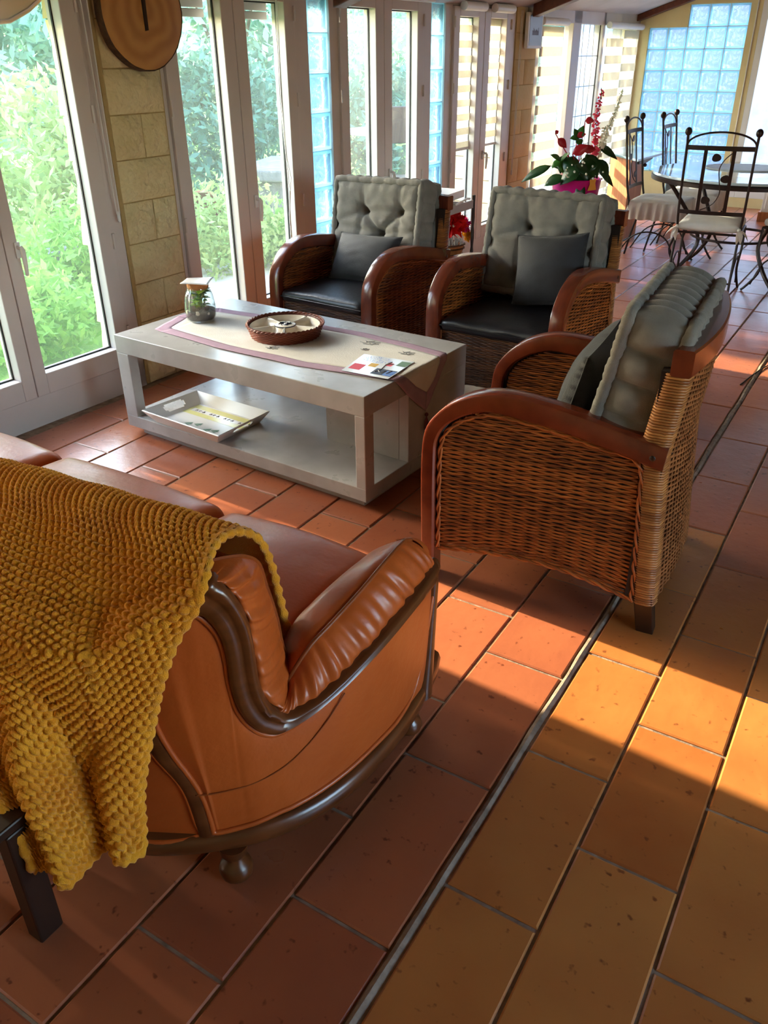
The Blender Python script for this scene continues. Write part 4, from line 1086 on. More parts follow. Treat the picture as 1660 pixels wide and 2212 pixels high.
# dark scatter cushions
def scatter(label, W, H, T, mt='fabric_black'):
    t = thing('scatter_cushion', label, 'cushion', (0, 0, 0), 0, 'dark scatter cushions on the armchairs'); n = 26; B = MB()
    for sg in (-1, 1):
        rows = []
        for i in range(n+1):
            row = []
            for j in range(n+1):
                u = -1+2*i/n; v = -1+2*j/n
                x = W/2*u*(1-0.075*(1-v*v)) ; z = H/2*v*(1-0.075*(1-u*u))
                th = T/2*((1-u*u)*(1-v*v))**0.42+0.0015*noise3(u*6+sg, v*7)*(1-abs(u*v))
                row.append((sg*th, x, z))
            rows.append(row)
        B.grid(rows if sg > 0 else rows[::-1])
    merge(B.build('cover', mt, t, angle=180), 1e-4)
    pl = []
    for i in range(96):
        a = i/96*4; q = int(a); u = a-q; c = [(-1, -1), (1, -1), (1, 1), (-1, 1)]; uu, vv = lerp(c[q], c[(q+1) % 4], u)
        pl.append((0, W/2*uu*(1-0.075*(1-vv*vv)), H/2*vv*(1-0.075*(1-uu*uu))))
    MB().tube(pl, 0.0022, 4, closed=True).build('seam', mt, t)
    return t
def put(t, i, s, tt, z, lean, roll, yaw=0.0):
    t.matrix_world = Matrix.Translation(CP(i, s, tt, z)) @ Matrix.Rotation(AC[i][1]+yaw, 4, 'Z') @ Matrix.Rotation(lean, 4, 'Y') @ Matrix.Rotation(roll, 4, 'X')
put(scatter('dark grey scatter cushion leaning in the foreground armchair', 0.42, 0.33, 0.13), 0, 0.375, 0.325, 0.615, radians(14), 0.02)
put(scatter('square dark scatter cushion on the armchair on the right of the facing pair', 0.345, 0.33, 0.13), 1, 0.375, 0.235, 0.620, radians(20), radians(-7))
put(scatter('low black scatter cushion on the armchair on the left of the facing pair', 0.40, 0.26, 0.13), 2, 0.36, 0.325, 0.565, radians(32), radians(-2))
# ---------------------------------------------------------------- leather sofa
sf = thing('leather_sofa', 'caramel leather three seat sofa with carved dark wood trim, seen from behind', 'sofa', (0, 0, 0))
# plan of the right hand end and back (outer faces are upright)
PC = [(-3.02, 1.44), (-3.04, 1.2), (-3.03, 0.98), (-2.98, 0.85), (-2.90, 0.76), (-2.78, 0.70), (-2.6, 0.66), (-2.3, 0.625), (-1.9, 0.61), (-1.5, .605), (-1.25, .62), (-1.1, .65), (-1.0, .685), (-.93, .728), (-.87, .778), (-.82, .83), (-.78, .893), (-.75, .963), (-.731, 1.04), (-.722, 1.13), (-.72, 1.215), (-.727, 1.3), (-.74, 1.38), (-.752, 1.44), (-.77, 1.49)]
PCN = []
for i in range(len(PC)):
    a = PC[max(i-1, 0)]; b_ = PC[min(i+1, len(PC)-1)]; d = Vector((b_[0]-a[0], b_[1]-a[1])).normalized(); PCN.append((d.y, -d.x))
def pn(x, y):
    """outward normal of the plan curve near (x, y)"""
    best = min(range(len(PC)), key=lambda i: (PC[i][0]-x)**2+(PC[i][1]-y)**2); return Vector((PCN[best][0], PCN[best][1], 0))
def ruled(A, C, n, m, bulge=0.0, pleat=None):
    A = sample_u(A, n); C = sample_u(C, n); rows = []
    for i in range(n):
        row = []
        for j in range(m+1):
            v = j/m; p = A[i].lerp(C[i], v); nn = pn(p.x, p.y); k = 4*v*(1-v)
            e = min(1, min(i, n-1-i)/3)
            h = bulge*k**0.6*(e if bulge > 0.006 else 1)
            if pleat: h += pleat(i/(n-1), v)*k**0.4
            row.append(tuple(p+nn*h))
        rows.append(row)
    return rows
# lower line of the wood moulding, matched to points on the bottom rail
M_LO = [(-0.975, 0.700, 0.585), (-0.93, 0.728, 0.645), (-0.877, .772, .692), (-.860, .789, .679), (-.846, .803, .648), (-.840, .810, .615), (-.837, .8125, .575), (-.837, .8130, .52), (-.830, .819, .458), (-.817, .835, .411), (-.802, .859, .379), (-.787, .885, .371), (-.759, .942, .386), (-.735, 1.024, .410), (-.722, 1.129, .431), (-.722, 1.244, .443), (-.737, 1.365, .433), (-.749, 1.425, .430)]
M_UP = [(-0.975, 0.700, 0.625), (-0.93, 0.728, 0.690), (-.850, .799, .745), (-.832, .817, .735), (-.818, .833, .704), (-.810, .846, .661), (-.806, .852, .615), (-.805, .854, .55), (-.804, .857, .50), (-.798, .866, .455), (-.790, .880, .426), (-.778, .905, .407), (-.750, .972, .420), (-.731, 1.06, .444), (-.721, 1.15, .464), (-.724, 1.26, .475), (-.737, 1.365, .474), (-.749, 1.430, .466)]
BOT = [(-.885, .766, .135), (-.88, .770, .135), (-.872, .777, .135), (-.864, .784, .136), (-.857, .791, .137), (-.85, .798, .138), (-.843, .805, .139), (-.836, .813, .14), (-.825, .824, .142), (-.81, .845, .145), (-.795, .87, .148), (-.78, .893, .150), (-.755, .952, .153), (-.733, 1.03, .158), (-.722, 1.12, .160), (-.720, 1.21, .158), (-.728, 1.31, .150), (-.738, 1.38, .140)]
BOT[0] = (-.885, .766, .135)
# the panel starts along the slanting back strip
STRIP_R = [(-.975, .70, .585), (-.958, .710, .54), (-.944, .719, .484), (-.938, .723, .43), (-.926, .732, .374), (-.908, .746, .312), (-.894, .758, .264), (-.888, .763, .196), (-.883, .768, .134)]
STRIP_L = [(-1.02, .676, .60), (-1.0, .685, .54), (-.975, .70, .45), (-.963, .708, .403), (-.951, .715, .36), (-.932, .727, .317), (-.919, .737, .277), (-.912, .743, .229), (-.905, .749, .135)]
rows = ruled(BOT, M_LO, 90, 14, 0.007)
# left border follows the strip
SR = sample(STRIP_R[::-1], 15)
for j in range(15): rows[0][j] = tuple(SR[j])
for i in range(1, 8):
    for j in range(15):
        k = i/8; a = Vector(rows[0][j]).lerp(Vector(rows[8][j]), k); rows[i][j] = tuple(a+pn(a.x, a.y)*0.006*sin(pi*k/2)*(4*(j/14)*(1-j/14))**.6)
MB().grid(rows).build('side_panel', 'leather', sf, angle=180)
def welt(nm, pts, r=0.0055, mt='leather', off=0.003, n=80):
    P = sample(pts, n); return MB().tube([p+pn(p.x, p.y)*off for p in P], r, 7).build(nm, mt, sf, angle=180)
off = lambda P, dz: [(x, y, z+dz) for x, y, z in P]
welt('piping', [(a[0], a[1], a[2]-0.008) for a in M_LO[2:]]+[(-.742, 1.40, .36), (-.738, 1.36, .27), (-.728, 1.30, .185)]+off(BOT[15::-1], 0.006)+SR[1::2]+[(-.975, .70, .58)], 0.0058, n=220)
seam = [(-.80, .868, .262), (-.84, .81, .262), (-.875, .775, .268)]
welt('seam', [(-.735, 1.02, .385), (-.75, .965, .335), (-.78, .895, .285), (-.82, .832, .262), (-.87, .778, .256), (-.90, .752, .258)], 0.0016, 'piping', 0.0075, 60)
# carved wooden moulding
A = sample_u(M_LO, 120); C = sample_u(M_UP, 120); rows = []
for i, (a, c) in enumerate(zip(A, C)):
    row = []; mid = (a+c)/2; nn = pn(mid.x, mid.y); taper = min(1, (119-i)/5+0.25)
    for (v, h) in ((-0.02, -0.012), (0, 0.006), (0.06, 0.016), (0.2, 0.021), (0.42, 0.0185), (0.55, 0.015), (0.62, 0.0165), (0.76, 0.023), (0.9, 0.021), (1.0, 0.012), (1.04, -0.012)):
        row.append(tuple(a.lerp(c, v)+nn*(h*taper)))
    rows.append(row)
B = MB(); B.grid(rows); B.f.append(tuple(119*11+k for k in range(11))); recalc(B.build('moulding', 'sofa_wood', sf, angle=60))
MB().sphere((-.752, 1.432, .448), 0.021, 12, 8, (0.8, .8, 1.1)).build('moulding_tip', 'sofa_wood', sf)
# front post of the arm below the tip
B = MB(); rows = []
for z in np.linspace(0.11, 0.455, 14):
    y = 1.425-0.06*((0.455-z)/0.345)**1.4; x = -0.748+0.008*((0.455-z)/.345); r = 0.013+0.012*(1-(z-.11)/.345)**2
    rows.append([(x+r*cos(2*pi*k/10), y+1.1*r*sin(2*pi*k/10), z) for k in range(10)])
B.grid(rows, closev=True); B.build('front_post', 'sofa_wood', sf)
# slanting wooden back strip
A = sample(STRIP_R, 40); C = sample(STRIP_L, 40); rows = []
for a, c in zip(A, C):
    nn = pn(a.x, a.y); rows.append([tuple(a.lerp(c, v)+nn*h) for v, h in ((-0.15, -0.012), (-.05, 0.004), (0.25, 0.008), (0.75, 0.008), (1.05, 0.004), (1.15, -0.012))])
MB().grid(rows).build('back_strip', 'sofa_wood', sf, angle=60)
# back panel
SL = sample(STRIP_L, 15); idx = [i for i in range(len(PC)) if PC[i][0] <= -1.1 and i > 5][::-1]
rows = [[tuple(p) for p in SL]]
for i in idx:
    rows.append([(PC[i][0]+PCN[i][0]*0.004, PC[i][1]+PCN[i][1]*0.004, SL[j].z) for j in range(15)])
MB().grid(rows).build('back_panel', 'leather', sf, angle=180)
welt('piping', [(p.x-.004, p.y+.002, p.z) for p in SL]+[(-1.0, .685, .130), (-1.25, .62, .13), (-1.9, .61, .13)], 0.0055, n=120)
# bottom rail along back and side
rows = []
RP = sample([(x, y, 0) for x, y in PC], 140)
for p in RP:
    nn = pn(p.x, p.y); lift = 0.02*max(0, (p.y-0.95)/0.5) if p.x > -1 else 0
    rows.append([tuple(p+nn*h+Vector((0, 0, z+lift*0.6))) for h, z in ((-0.04, 0.086), (0.004, 0.088), (0.012, 0.098), (0.014, 0.115), (0.008, 0.132), (-0.002, 0.139), (-0.04, 0.139))])
MB().grid(rows, closev=True).build('bottom_rail', 'sofa_wood', sf, angle=60)
MB().box((-2.98, 1.38, 0.10), (-0.79, 1.43, 0.19)).build('front_rail', 'sofa_wood', sf, smooth=False, bevel=0.01)
def foot(x, y):
    return MB().lathe([(0.026, 0.0), (0.034, 0.006), (0.036, 0.02), (0.031, 0.034), (0.021, 0.044), (0.019, 0.055), (0.028, 0.068), (0.031, 0.09)], 20, (x, y, 0), capt=True).build('foot', 'sofa_wood', sf)
for x, y in ((-.865, .795), (-.768, 1.345), (-2.86, .80), (-2.98, 1.35)): foot(x, y)
# pleated leather between moulding and piping: arm
G_A = [(-.790, .880, .420), (-.778, .905, .402), (-.750, .972, .415), (-.731, 1.06, .440), (-.721, 1.15, .460), (-.724, 1.26, .472), (-.737, 1.365, .470), (-.748, 1.410, .466)]
G_P = [(-.812, .944, .425), (-.808, .954, .447), (-.793, .998, .492), (-.780, 1.056, .517), (-.772, 1.147, .540), (-.772, 1.234, .556), (-.784, 1.339, .553), (-.800, 1.405, .520)]
pl_a = lambda u, v: 0.0045*sin(u*62+2.2*sin(u*17)+1.2*v)+0.0025*sin(u*131+v*3)
MB().grid(ruled(G_A, G_P, 150, 14, 0.020, pl_a)).build('arm_gusset', 'leather', sf, angle=180)
welt('piping', G_P, 0.0045, 'piping', 0.002)
G_I = [(-.872, .985, .385), (-.873, 1.0, .42), (-.865, 1.039, .492), (-.857, 1.10, .515), (-.852, 1.165, .525), (-.853, 1.249, .522), (-.868, 1.345, .495), (-.875, 1.40, .455)]
G_S = [(-.905, .99, .36), (-.91, 1.0, .36), (-.912, 1.04, .36), (-.914, 1.10, .36), (-.914, 1.165, .36), (-.914, 1.249, .36), (-.914, 1.35, .36), (-.912, 1.42, .36)]
Pp = sample_u(G_P, 60); Ii = sample_u(G_I, 60); Ss = sample_u(G_S, 60); rows = []
for p, i_, s in zip(Pp, Ii, Ss):
    row = []
    for j in range(15):
        t = j/14; q = p*(1-t)**2+i_*2*t*(1-t)*1.0+s*t*t if False else None
        c = p.lerp(i_, min(1, t*2)) if t <= .5 else i_.lerp(s, (t-.5)*2)
        row.append(Vector(c))
    for _ in range(3):
        row = [row[0]]+[(row[k-1]+row[k]*2+row[k+1])/4+Vector((0, 0, 0.0028)) for k in range(1, 14)]+[row[14]]
    rows.append([tuple(c) for c in row])
MB().grid(rows).build('arm_pad', 'leather', sf, angle=180)
# arm front end
E_ = [(-.748, 1.410, .466), (-.765, 1.425, .500), (-.80, 1.420, .520), (-.84, 1.415, .50), (-.875, 1.41, .455), (-.905, 1.42, .36)]
Lw = [(-.748, 1.41, .45), (-.77, 1.43, .42), (-.80, 1.435, .40), (-.84, 1.435, .38), (-.875, 1.43, .36), (-.905, 1.425, .35)]
G7 = [(-.748, 1.405, .466), (-.770, 1.412, .505), (-.80, 1.405, .522), (-.84, 1.402, .505), (-.875, 1.40, .455), (-.912, 1.42, .36)]
MB().grid([[tuple(p) for p in sample_u(q, 20)] for q in (G7, E_, Lw, [(x, y-0.004, .16) for x, y, z in Lw])]).build('arm_front', 'leather', sf, angle=180)
# pleated end of the backrest
H_A = [(-.785, .890, .418), (-.797, .868, .45), (-.803, .858, .50), (-.804, .855, .55), (-.805, .853, .612), (-.809, .847, .661), (-.817, .834, .704), (-.831, .818, .735), (-.850, .800, .742), (-.872, .785, .738)]
H_P = [(-.835, .995, .400), (-.845, .987, .450), (-.85, .981, .495), (-.85, .976, .54), (-.852, .967, .592), (-.854, .958, .632), (-.856, .944, .692), (-.86, .91, .725), (-.872, .872, .738), (-.885, .84, .742)]
pl_b = lambda u, v: 0.0050*sin(u*44+3*sin(u*9)+2.5*v)+0.003*sin(u*97+5*v)
MB().grid(ruled(H_A, H_P, 110, 16, 0.022, pl_b)).build('back_gusset', 'leather', sf, angle=180)
MB().tube(sample(H_P, 60), 0.0045, 6).build('piping', 'piping', sf)
# backrest body
BP = [(1.02, .34), (.998, .40), (.988, .45), (.979, .54), (.968, .60), (.955, .655), (.935, .695), (.900, .722), (.865, .732), (.83, .730), (.77, .715), (.70, .69), (.665, .66), (.655, .60)]
prof = sample([(0, y, z) for y, z in BP], 40); rows = []
for x in np.linspace(-2.93, -0.852, 60):
    q = 0; 
    for sx in (-2.17, -1.50): q += 0.018*exp(-((x-sx)/0.025)**2)
    e = min(1, (x+2.93)/0.05); py_ = np.interp(x, [p[0] for p in PC[4:20]], [p[1] for p in PC[4:20]])+0.045; rows.append([(x, max(p.y-q*(1 if p.y > .85 else 0), py_), p.z-q*0.8*(p.z > .6)) for p in prof])
MB().grid(rows).build('backrest', 'leather', sf, angle=180)
# left arm, mostly out of the picture
merge(rbox((-3.02, 0.75, 0.14), (-2.87, 1.45, 0.50), 0.055, 12).build('armrest', 'leather', sf, angle=180))
MB().box((-2.80, 0.86, 0.12), (-0.90, 1.43, 0.245)).build('seat_base', 'liner', sf, smooth=False)
# seat cushions (loose, each lifts off)
def seat(label, x0, x1, y1, seed):
    t = thing('seat_cushion', label, 'cushion', ((x0+x1)/2, 1.25, 0.246), 0, 'leather seat cushions of the sofa')
    w = (x1-x0)/2
    def wave(p, h):
        if p[2] > 0:
            p[2] += 0.0035*noise3(p[0]*9+seed, p[1]*13)*(1-(p[0]/h[0])**4)
            p[2] -= 0.02*max(0, p[1]/h[1]-0.2)**2
        p[1] += 0.012*(1-(p[0]/h[0])**2)*(p[1] > 0)
        return p
    merge(rbox((-w, -0.25, 0.0), (w, y1-1.25, 0.150), 0.05, 26, crown=0.022, wave=wave).build('cover', 'leather', t, angle=180))
    return t
seat('caramel leather seat cushion at the right end of the sofa', -1.445, -0.918, 1.505, 1.0)
seat('caramel leather middle seat cushion of the sofa beside the yellow throw', -2.135, -1.452, 1.510, 4.0)
seat('caramel leather seat cushion at the left edge, nearest the window', -2.86, -2.142, 1.510, 7.0)

# ---------------------------------------------------------------- yellow throw draped over the backrest
def throw_cols():
    """right edge and left edge control lines, from the front end over the crest to the back hem"""
    R = [(-.882, 1.052, .408), (-.884, 1.040, .48), (-.886, 1.028, .56), (-.886, 1.012, .64), (-.886, .985, .71), (-.888, .945, .748), (-.884, .895, .768), (-.866, .842, .772), (-.836, .790, .762), (-.834, .758, .718), (-.868, .736, .655), (-.893, .712, .570), (-.910, .695, .490), (-.925, .672, .400), (-.930, .652, .325), (-.920, .634, .265), (-.905, .612, .225)]
    Lf = [(-1.62, 1.060, .42), (-1.62, 1.045, .48), (-1.62, 1.033, .545), (-1.62, 1.017, .615), (-1.62, .99, .675), (-1.60, .95, .712), (-1.58, .90, .733), (-1.55, .84, .742), (-1.50, .77, .738), (-1.44, .69, .715), (-1.36, .61, .690), (-1.28, .56, .60), (-1.21, .525, .51), (-1.185, .500, .42), (-1.135, .486, .35), (-1.072, .476, .275), (-1.055, .474, .205)]
    return R, Lf
R, Lf = throw_cols(); NU, NV = 300, 760
Rr = sample_u(R, 240); Ll = sample_u(Lf, 240)
# equalise arc length along the mean line
mean = [(a+b_)/2 for a, b_ in zip(Rr, Ll)]; d = [0]
for a, b_ in zip(mean[:-1], mean[1:]): d.append(d[-1]+(b_-a).length)
tot = d[-1]; P = np.zeros((NU+1, NV+1, 3))
Ra = np.array([tuple(p) for p in Rr]); La = np.array([tuple(p) for p in Ll]); da = np.array(d)/tot
vv = np.linspace(0, 1, NV+1)
Rv = np.stack([np.interp(vv, da, Ra[:, k]) for k in range(3)], 1); Lv = np.stack([np.interp(vv, da, La[:, k]) for k in range(3)], 1)
for i in range(NU+1):
    u = i/NU
    P[i] = Rv*(1-u)+Lv*u
# folds: grow from the crest down the back
U, V = np.meshgrid(np.linspace(0, 1, NU+1), vv, indexing='ij')
fold = np.clip((V-0.46)/0.35, 0, 1)**1.3
out = np.stack([0.55*np.ones_like(U), -0.83*np.ones_like(U), 0*U], 2)
amp = fold*(0.026*np.cos((U*1.9-0.13-0.10*V)*2*pi)-0.004*np.cos(U*27+V*4))-0.010*fold
P += out*amp[..., None]
P[..., 2] += 0.004*np.sin(U*23+V*9)*np.clip(1-fold, 0, 1)*0.5
P[..., 2] += 0.012*np.sin(U*5.5+0.6)*np.clip((V-0.8)/0.2, 0, 1)
# keep the cloth outside the sofa's plan
pcx = np.array(PC); 
def push_out(P, margin):
    X = P[..., 0].ravel(); Y = P[..., 1].ravel(); best = np.full(X.shape, 1e9); off = np.zeros((X.size, 2)); sgn = np.zeros(X.size)
    for (ax, ay), (bx2, by2) in zip(PC[:-1], PC[1:]):
        vx, vy = bx2-ax, by2-ay; L2 = vx*vx+vy*vy; t = np.clip(((X-ax)*vx+(Y-ay)*vy)/L2, 0, 1); qx = X-ax-vx*t; qy = Y-ay-vy*t; d2 = np.hypot(qx, qy)
        nx, ny = vy/L2**.5, -vx/L2**.5; k = d2 < best; best = np.where(k, d2, best); sd_ = qx*nx+qy*ny
        sgn = np.where(k, np.sign(sd_)*d2, sgn); off[k] = (nx, ny)
    need = np.clip(margin-sgn, 0, None); return off.reshape(P.shape[:2]+(2,)), need.reshape(P.shape[:2])
offv, need = push_out(P, 0.042)
wgt = np.clip((0.775-0.095*np.clip(U/0.25, 0, 1)-P[..., 2])/0.05, 0, 1)*np.clip((V-0.40)/0.04, 0, 1)
P[..., 0] += offv[..., 0]*need*wgt; P[..., 1] += offv[..., 1]*need*wgt
top_ = (V > 0.33) & (V < 0.62); zmin = 0.785-0.10*np.clip((V-0.45)/0.1, 0, 1)*0
du = np.gradient(P, axis=0); dv = np.gradient(P, axis=1)
nrm = np.cross(du, dv); nrm /= np.linalg.norm(nrm, axis=2, keepdims=True)+1e-12
# make the normal point away from the sofa body
cen = np.array([-1.25, .86, .45]); s_ = np.sign(((P-cen)*nrm).sum(2)); nrm *= np.where(s_.mean() < 0, -1, 1)
cu, cv = 34, 84
seg = np.linalg.norm(np.diff(P, axis=0), axis=2); gu = np.vstack([np.zeros((1, NV+1)), np.cumsum(seg, 0)])/0.0165
for k_ in range(6): gu[:, 1:-1] = (gu[:, :-2]+2*gu[:, 1:-1]+gu[:, 2:])/4
segv = np.linalg.norm(np.diff(P, axis=1), axis=2); gv = np.hstack([np.zeros((NU+1, 1)), np.cumsum(segv, 1)])/0.0145
gu2 = gu+0.5*(np.floor(gv) % 2)
bump = (np.abs(np.sin(pi*gu2))**0.8)*(np.abs(np.sin(pi*gv))**0.8)
edge = np.minimum(np.minimum(U*cu/1.1, (1-U)*cu), np.minimum(V, 1-V)*cv/1.1); edge = np.clip(edge, 0, 1)
P2 = P+nrm*(0.0100*bump*edge+0.004+0.004*(1-edge))[..., None]
B = MB(); verts = [tuple(x) for x in P2.reshape(-1, 3)]; W_ = NV+1
faces = [(i*W_+j, (i+1)*W_+j, (i+1)*W_+j+1, i*W_+j+1) for i in range(NU) for j in range(NV)]
th = thing('throw_blanket', 'mustard yellow waffle knit throw draped over the sofa back', 'blanket', (0, 0, 0))
B.add(verts, faces); B.build('knit', 'throw_yellow', th, angle=180)
# under side and rolled hem
Q = P-nrm*0.006; st = 5; sub = Q[::st, ::st]; B = MB(); B.grid([[tuple(p) for p in r] for r in sub]); B.build('underside', 'throw_yellow', th, angle=180)
hem = [tuple(p) for p in P[0, ::4]]+[tuple(p) for p in P[::4, NV]]
hr = [0.0085+0.0022*sin(i*1.35) for i in range(len(hem))]
MB().tube(hem, hr, 8).build('hem', 'throw_yellow', th, angle=180)
hem = [tuple(p) for p in P[NU, int(NV*0.62)::4]]
MB().tube(hem, [0.0085+0.0022*sin(i*1.35) for i in range(len(hem))], 8).build('hem', 'throw_yellow', th, angle=180)

# dark wooden piece of furniture behind the sofa: only its leg shows
st_ = thing('side_table', 'low dark wooden table whose square leg stands left of the hanging throw', 'table', (0, 0, 0))
def leg4(x, y): return MB().box((x-.021, y-.026, 0), (x+.021, y+.026, 0.30)).build('leg', 'dark_wood', st_, smooth=False, bevel=0.004)
for x, y in ((-1.103, .50), (-1.75, .50), (-1.103, .05), (-1.75, .05)): leg4(x, y)
MB().box((-1.79, 0.02, 0.30), (-1.082, 0.526, 0.322)).build('top', 'dark_wood', st_, smooth=False, bevel=0.004)
# ---------------------------------------------------------------- trolley with flowers between the far armchairs
tl = thing('serving_trolley', 'small dark wooden trolley between the two facing armchairs', 'trolley', (0, 0, 0))
tx0, tx1, ty0, ty1 = -2.94, -2.62, 5.04, 5.45
for x, y in ((tx1, ty1), (tx1, ty0), (tx0, ty1), (tx0, ty0)):
    B = MB(); B.lathe([(0.010, 0), (0.012, 0.05), (0.009, 0.12), (0.014, 0.16), (0.009, 0.20), (0.012, 0.27), (0.009, 0.30), (0.013, 0.36), (0.013, 0.40), (0.009, 0.44), (0.013, 0.50), (0.011, 0.60), (0.012, 0.645)], 10, (x, y, 0), capt=True); B.build('post', 'dark_wood', tl)
for z in (0.215, 0.565):
    bx('shelf_board', (tx0+.01, ty0+.01, z), (tx1-.01, ty1-.01, z+0.014), 'dark_wood', tl)
    for (lo, hi) in (((tx1-.006, ty0+.012, z-.004), (tx1+.004, ty1-.012, z+.05)), ((tx0, ty0+.012, z-.004), (tx0+.01, ty1-.012, z+.05)), ((tx0+.012, ty1-.006, z-.004), (tx1-.012, ty1+.004, z+.03)), ((tx0+.012, ty0-.004, z-.004), (tx1-.012, ty0+.006, z+.03))):
        bx('gallery', lo, hi, 'ceiling_grey' if z > .4 else 'dark_wood', tl)
MB().tube([(tx1+.012, ty0+.12, .622), (tx1+.018, ty0+.18, .632), (tx1+.014, ty1-.14, .640), (tx1+.012, ty1-.09, .634)], 0.007, 8).build('handle', 'upvc_white', tl)
wt = thing('white_tray', 'shallow white tray resting on the trolley beside the left armchair', 'tray', (-2.80, 5.22, 0.632), radians(4))
B = MB(); a, c = 0.13, 0.20
B.box((-a, -c, 0.0), (a, c, 0.006)); B.box((-a, -c, 0.006), (-a+.008, c, .05)); B.box((a-.008, -c, 0.006), (a, c, .05)); B.box((-a+.008, -c, 0.006), (a-.008, -c+.008, .05)); B.box((-a+.008, c-.008, 0.006), (a-.008, c, .05))
B.build('tray_shell', 'white_lacquer', wt, smooth=False, bevel=0.002)
fb = thing('flower_basket', 'small basket of bright artificial flowers on the lower trolley shelf', 'flower basket', (-2.755, 5.345, 0.2295))
MB().lathe([(0.085, 0.0), (0.105, 0.05), (0.112, 0.09)], 24).build('bowl', 'pine', fb)
B = MB()
for z, r in ((0.03, 0.1), (0.07, 0.112), (0.095, 0.115)): B.tube([((r+.003*cos(i*3))*cos(2*pi*i/40), (r+.003*cos(i*3))*sin(2*pi*i/40), z) for i in range(40)], 0.006, 5, closed=True)
B.build('wicker_rings', 'wicker_dark', fb)
R2 = random.Random(4); B = MB()
for k in range(140):
    a = R2.random()*2*pi; r = 0.105*sqrt(R2.random()); B.tube([(r*cos(a), r*sin(a), 0.085), (r*cos(a)*1.05+.01*R2.uniform(-1, 1), r*sin(a)*1.05, 0.10+0.045*R2.random())], 0.0025, 4)
tag(B.build('moss', 'grey_stone', fb), kind='stuff')
def bloom(c, r, mt, nm, seed, n=70, axis=(0.4, -0.6, 0.5)):
    Rb = random.Random(seed); B = MB(); ax = Vector(axis).normalized(); s = ax.orthogonal().normalized(); q = ax.cross(s)
    for k in range(n):
        a = Rb.random()*2*pi; e = (k/n)**0.6; d = (ax*(1.15-1.1*e)+(s*cos(a)+q*sin(a))*e).normalized()
        leaf(B, Vector(c)+d*r*0.15, d, r*(0.8+0.25*Rb.random()), r*0.55, up=(Rb.uniform(-1, 1), Rb.uniform(-1, 1), Rb.uniform(-1, 1)), curl=0.2, n=4)
    return B.build(nm, mt, fb)
bloom((0.03, -0.03, 0.225), 0.115, 'petal_scarlet', 'red_flower', 1, 110)
MB().sphere((0.075, -0.075, 0.235), 0.012, 8, 6).build('flower_centre', 'petal_white', fb)
bloom((0.05, 0.115, 0.20), 0.062, 'petal_magenta', 'magenta_flower', 2, 50, (.6, .3, .5)); bloom((0.07, 0.115, 0.13), 0.05, 'petal_yellow', 'yellow_flower', 3, 40, (.7, .2, .3))

# ---------------------------------------------------------------- magenta planter on its stand
px_, py_ = -2.19, 6.30
sd_t = thing('plant_stand', 'low wooden plant stand under the magenta planter', 'stand', (px_, py_, 0))
MB().lathe([(0.21, 0.345), (0.215, 0.352), (0.215, 0.368), (0.21, 0.372)], 28, capb=True, capt=True).build('top', 'pine', sd_t)
for k in range(4):
    a = k*pi/2+.4; MB().tube([(0.15*cos(a), 0.15*sin(a), .345), (0.19*cos(a), 0.19*sin(a), 0)], [0.018, 0.014], 10).build('leg', 'pine', sd_t)
pt = thing('potted_plant', 'magenta planter of red anthurium and orchid stems by the blinds', 'plant', (px_, py_, 0.3735))
MB().lathe([(0.0, 0.0), (0.132, 0.0), (0.140, 0.01), (0.180, 0.305), (0.184, 0.312), (0.180, 0.318), (0.172, 0.312), (0.168, 0.28), (0.0, 0.275)], 40, capb=False).build('pot', 'pot_magenta', pt)
MB().lathe([(0.168, 0.282), (0.0, 0.290)], 24, capb=False).build('soil', 'soil', pt)
# view directions: screen right is about (0.85, 0.53), away from the camera (-0.53, 0.85)
SRt = Vector((0.85, 0.527, 0)); SAw = Vector((-0.527, 0.85, 0))
def sv(r, aw, z): return SRt*r+SAw*aw+Vector((0, 0, z))
R3 = random.Random(12)
def plant_leaf(nm, mt, base, tip, width, seed=0, upv=None, stem=None):
    B = MB(); b0 = sv(*base); t0 = sv(*tip); d = t0-b0
    leaf(B, b0, d, d.length, width, up=upv or (0.3, -0.6, 1), curl=0.12, n=7, fold=0.10)
    if stem: B.tube([sv(*stem), (sv(*stem)+b0)/2+Vector((0, 0, 0.02)), b0], 0.003, 5)
    return B.build(nm, mt, pt, solid=0.0012)
big = [((-0.20, .0, .40), (-0.42, -.02, .31), .085), ((-.12, -.12, .34), (-.27, -.14, .29), .10), ((-.02, -.15, .40), (-.16, -.17, .30), .12), ((0.0, -.16, .30), (-.01, -.20, .15), .075),
       ((.02, -.08, .46), (.08, -.16, .29), .15), ((.04, -.05, .48), (.14, -.10, .33), .13), ((.14, 0, .44), (.24, -.02, .30), .11), ((.17, .02, .36), (.29, 0, .26), .07), ((.14, .05, .53), (.30, .02, .45), .085),
       ((-.05, -.05, .47), (-.10, -.13, .34), .12), ((-.10, 0, .47), (-.14, -.06, .36), .10), ((.0, -.10, .36), (.05, -.17, .27), .12), ((-.05, -.12, .42), (.06, -.18, .36), .09), ((.10, -.06, .46), (.02, -.12, .36), .12)]
for i, (b_, t_, w) in enumerate(big): plant_leaf('leaf', 'leaf_dark', b_, t_, w, stem=(0.02*cos(i), 0.02*sin(i), .28))
lob = [((-.14, -.05, .44), [(-.22, -.07, .49), (-.21, -.08, .40), (-.10, -.1, .50), (-.12, -.1, .36)]), ((-.02, .0, .58), [(-.05, 0, .65), (.01, 0, .67), (-.08, -.02, .59), (.0, -.03, .54)])]
for c, tips in lob:
    for q in tips: plant_leaf('leaf', 'leaf_green', c, q, .06)
MB().tube([sv(-.20, 0, .40), sv(-.14, 0, .385), sv(-.05, 0, .34), sv(0, 0, .28)], 0.003, 5).build('stem', 'leaf_dark', pt)
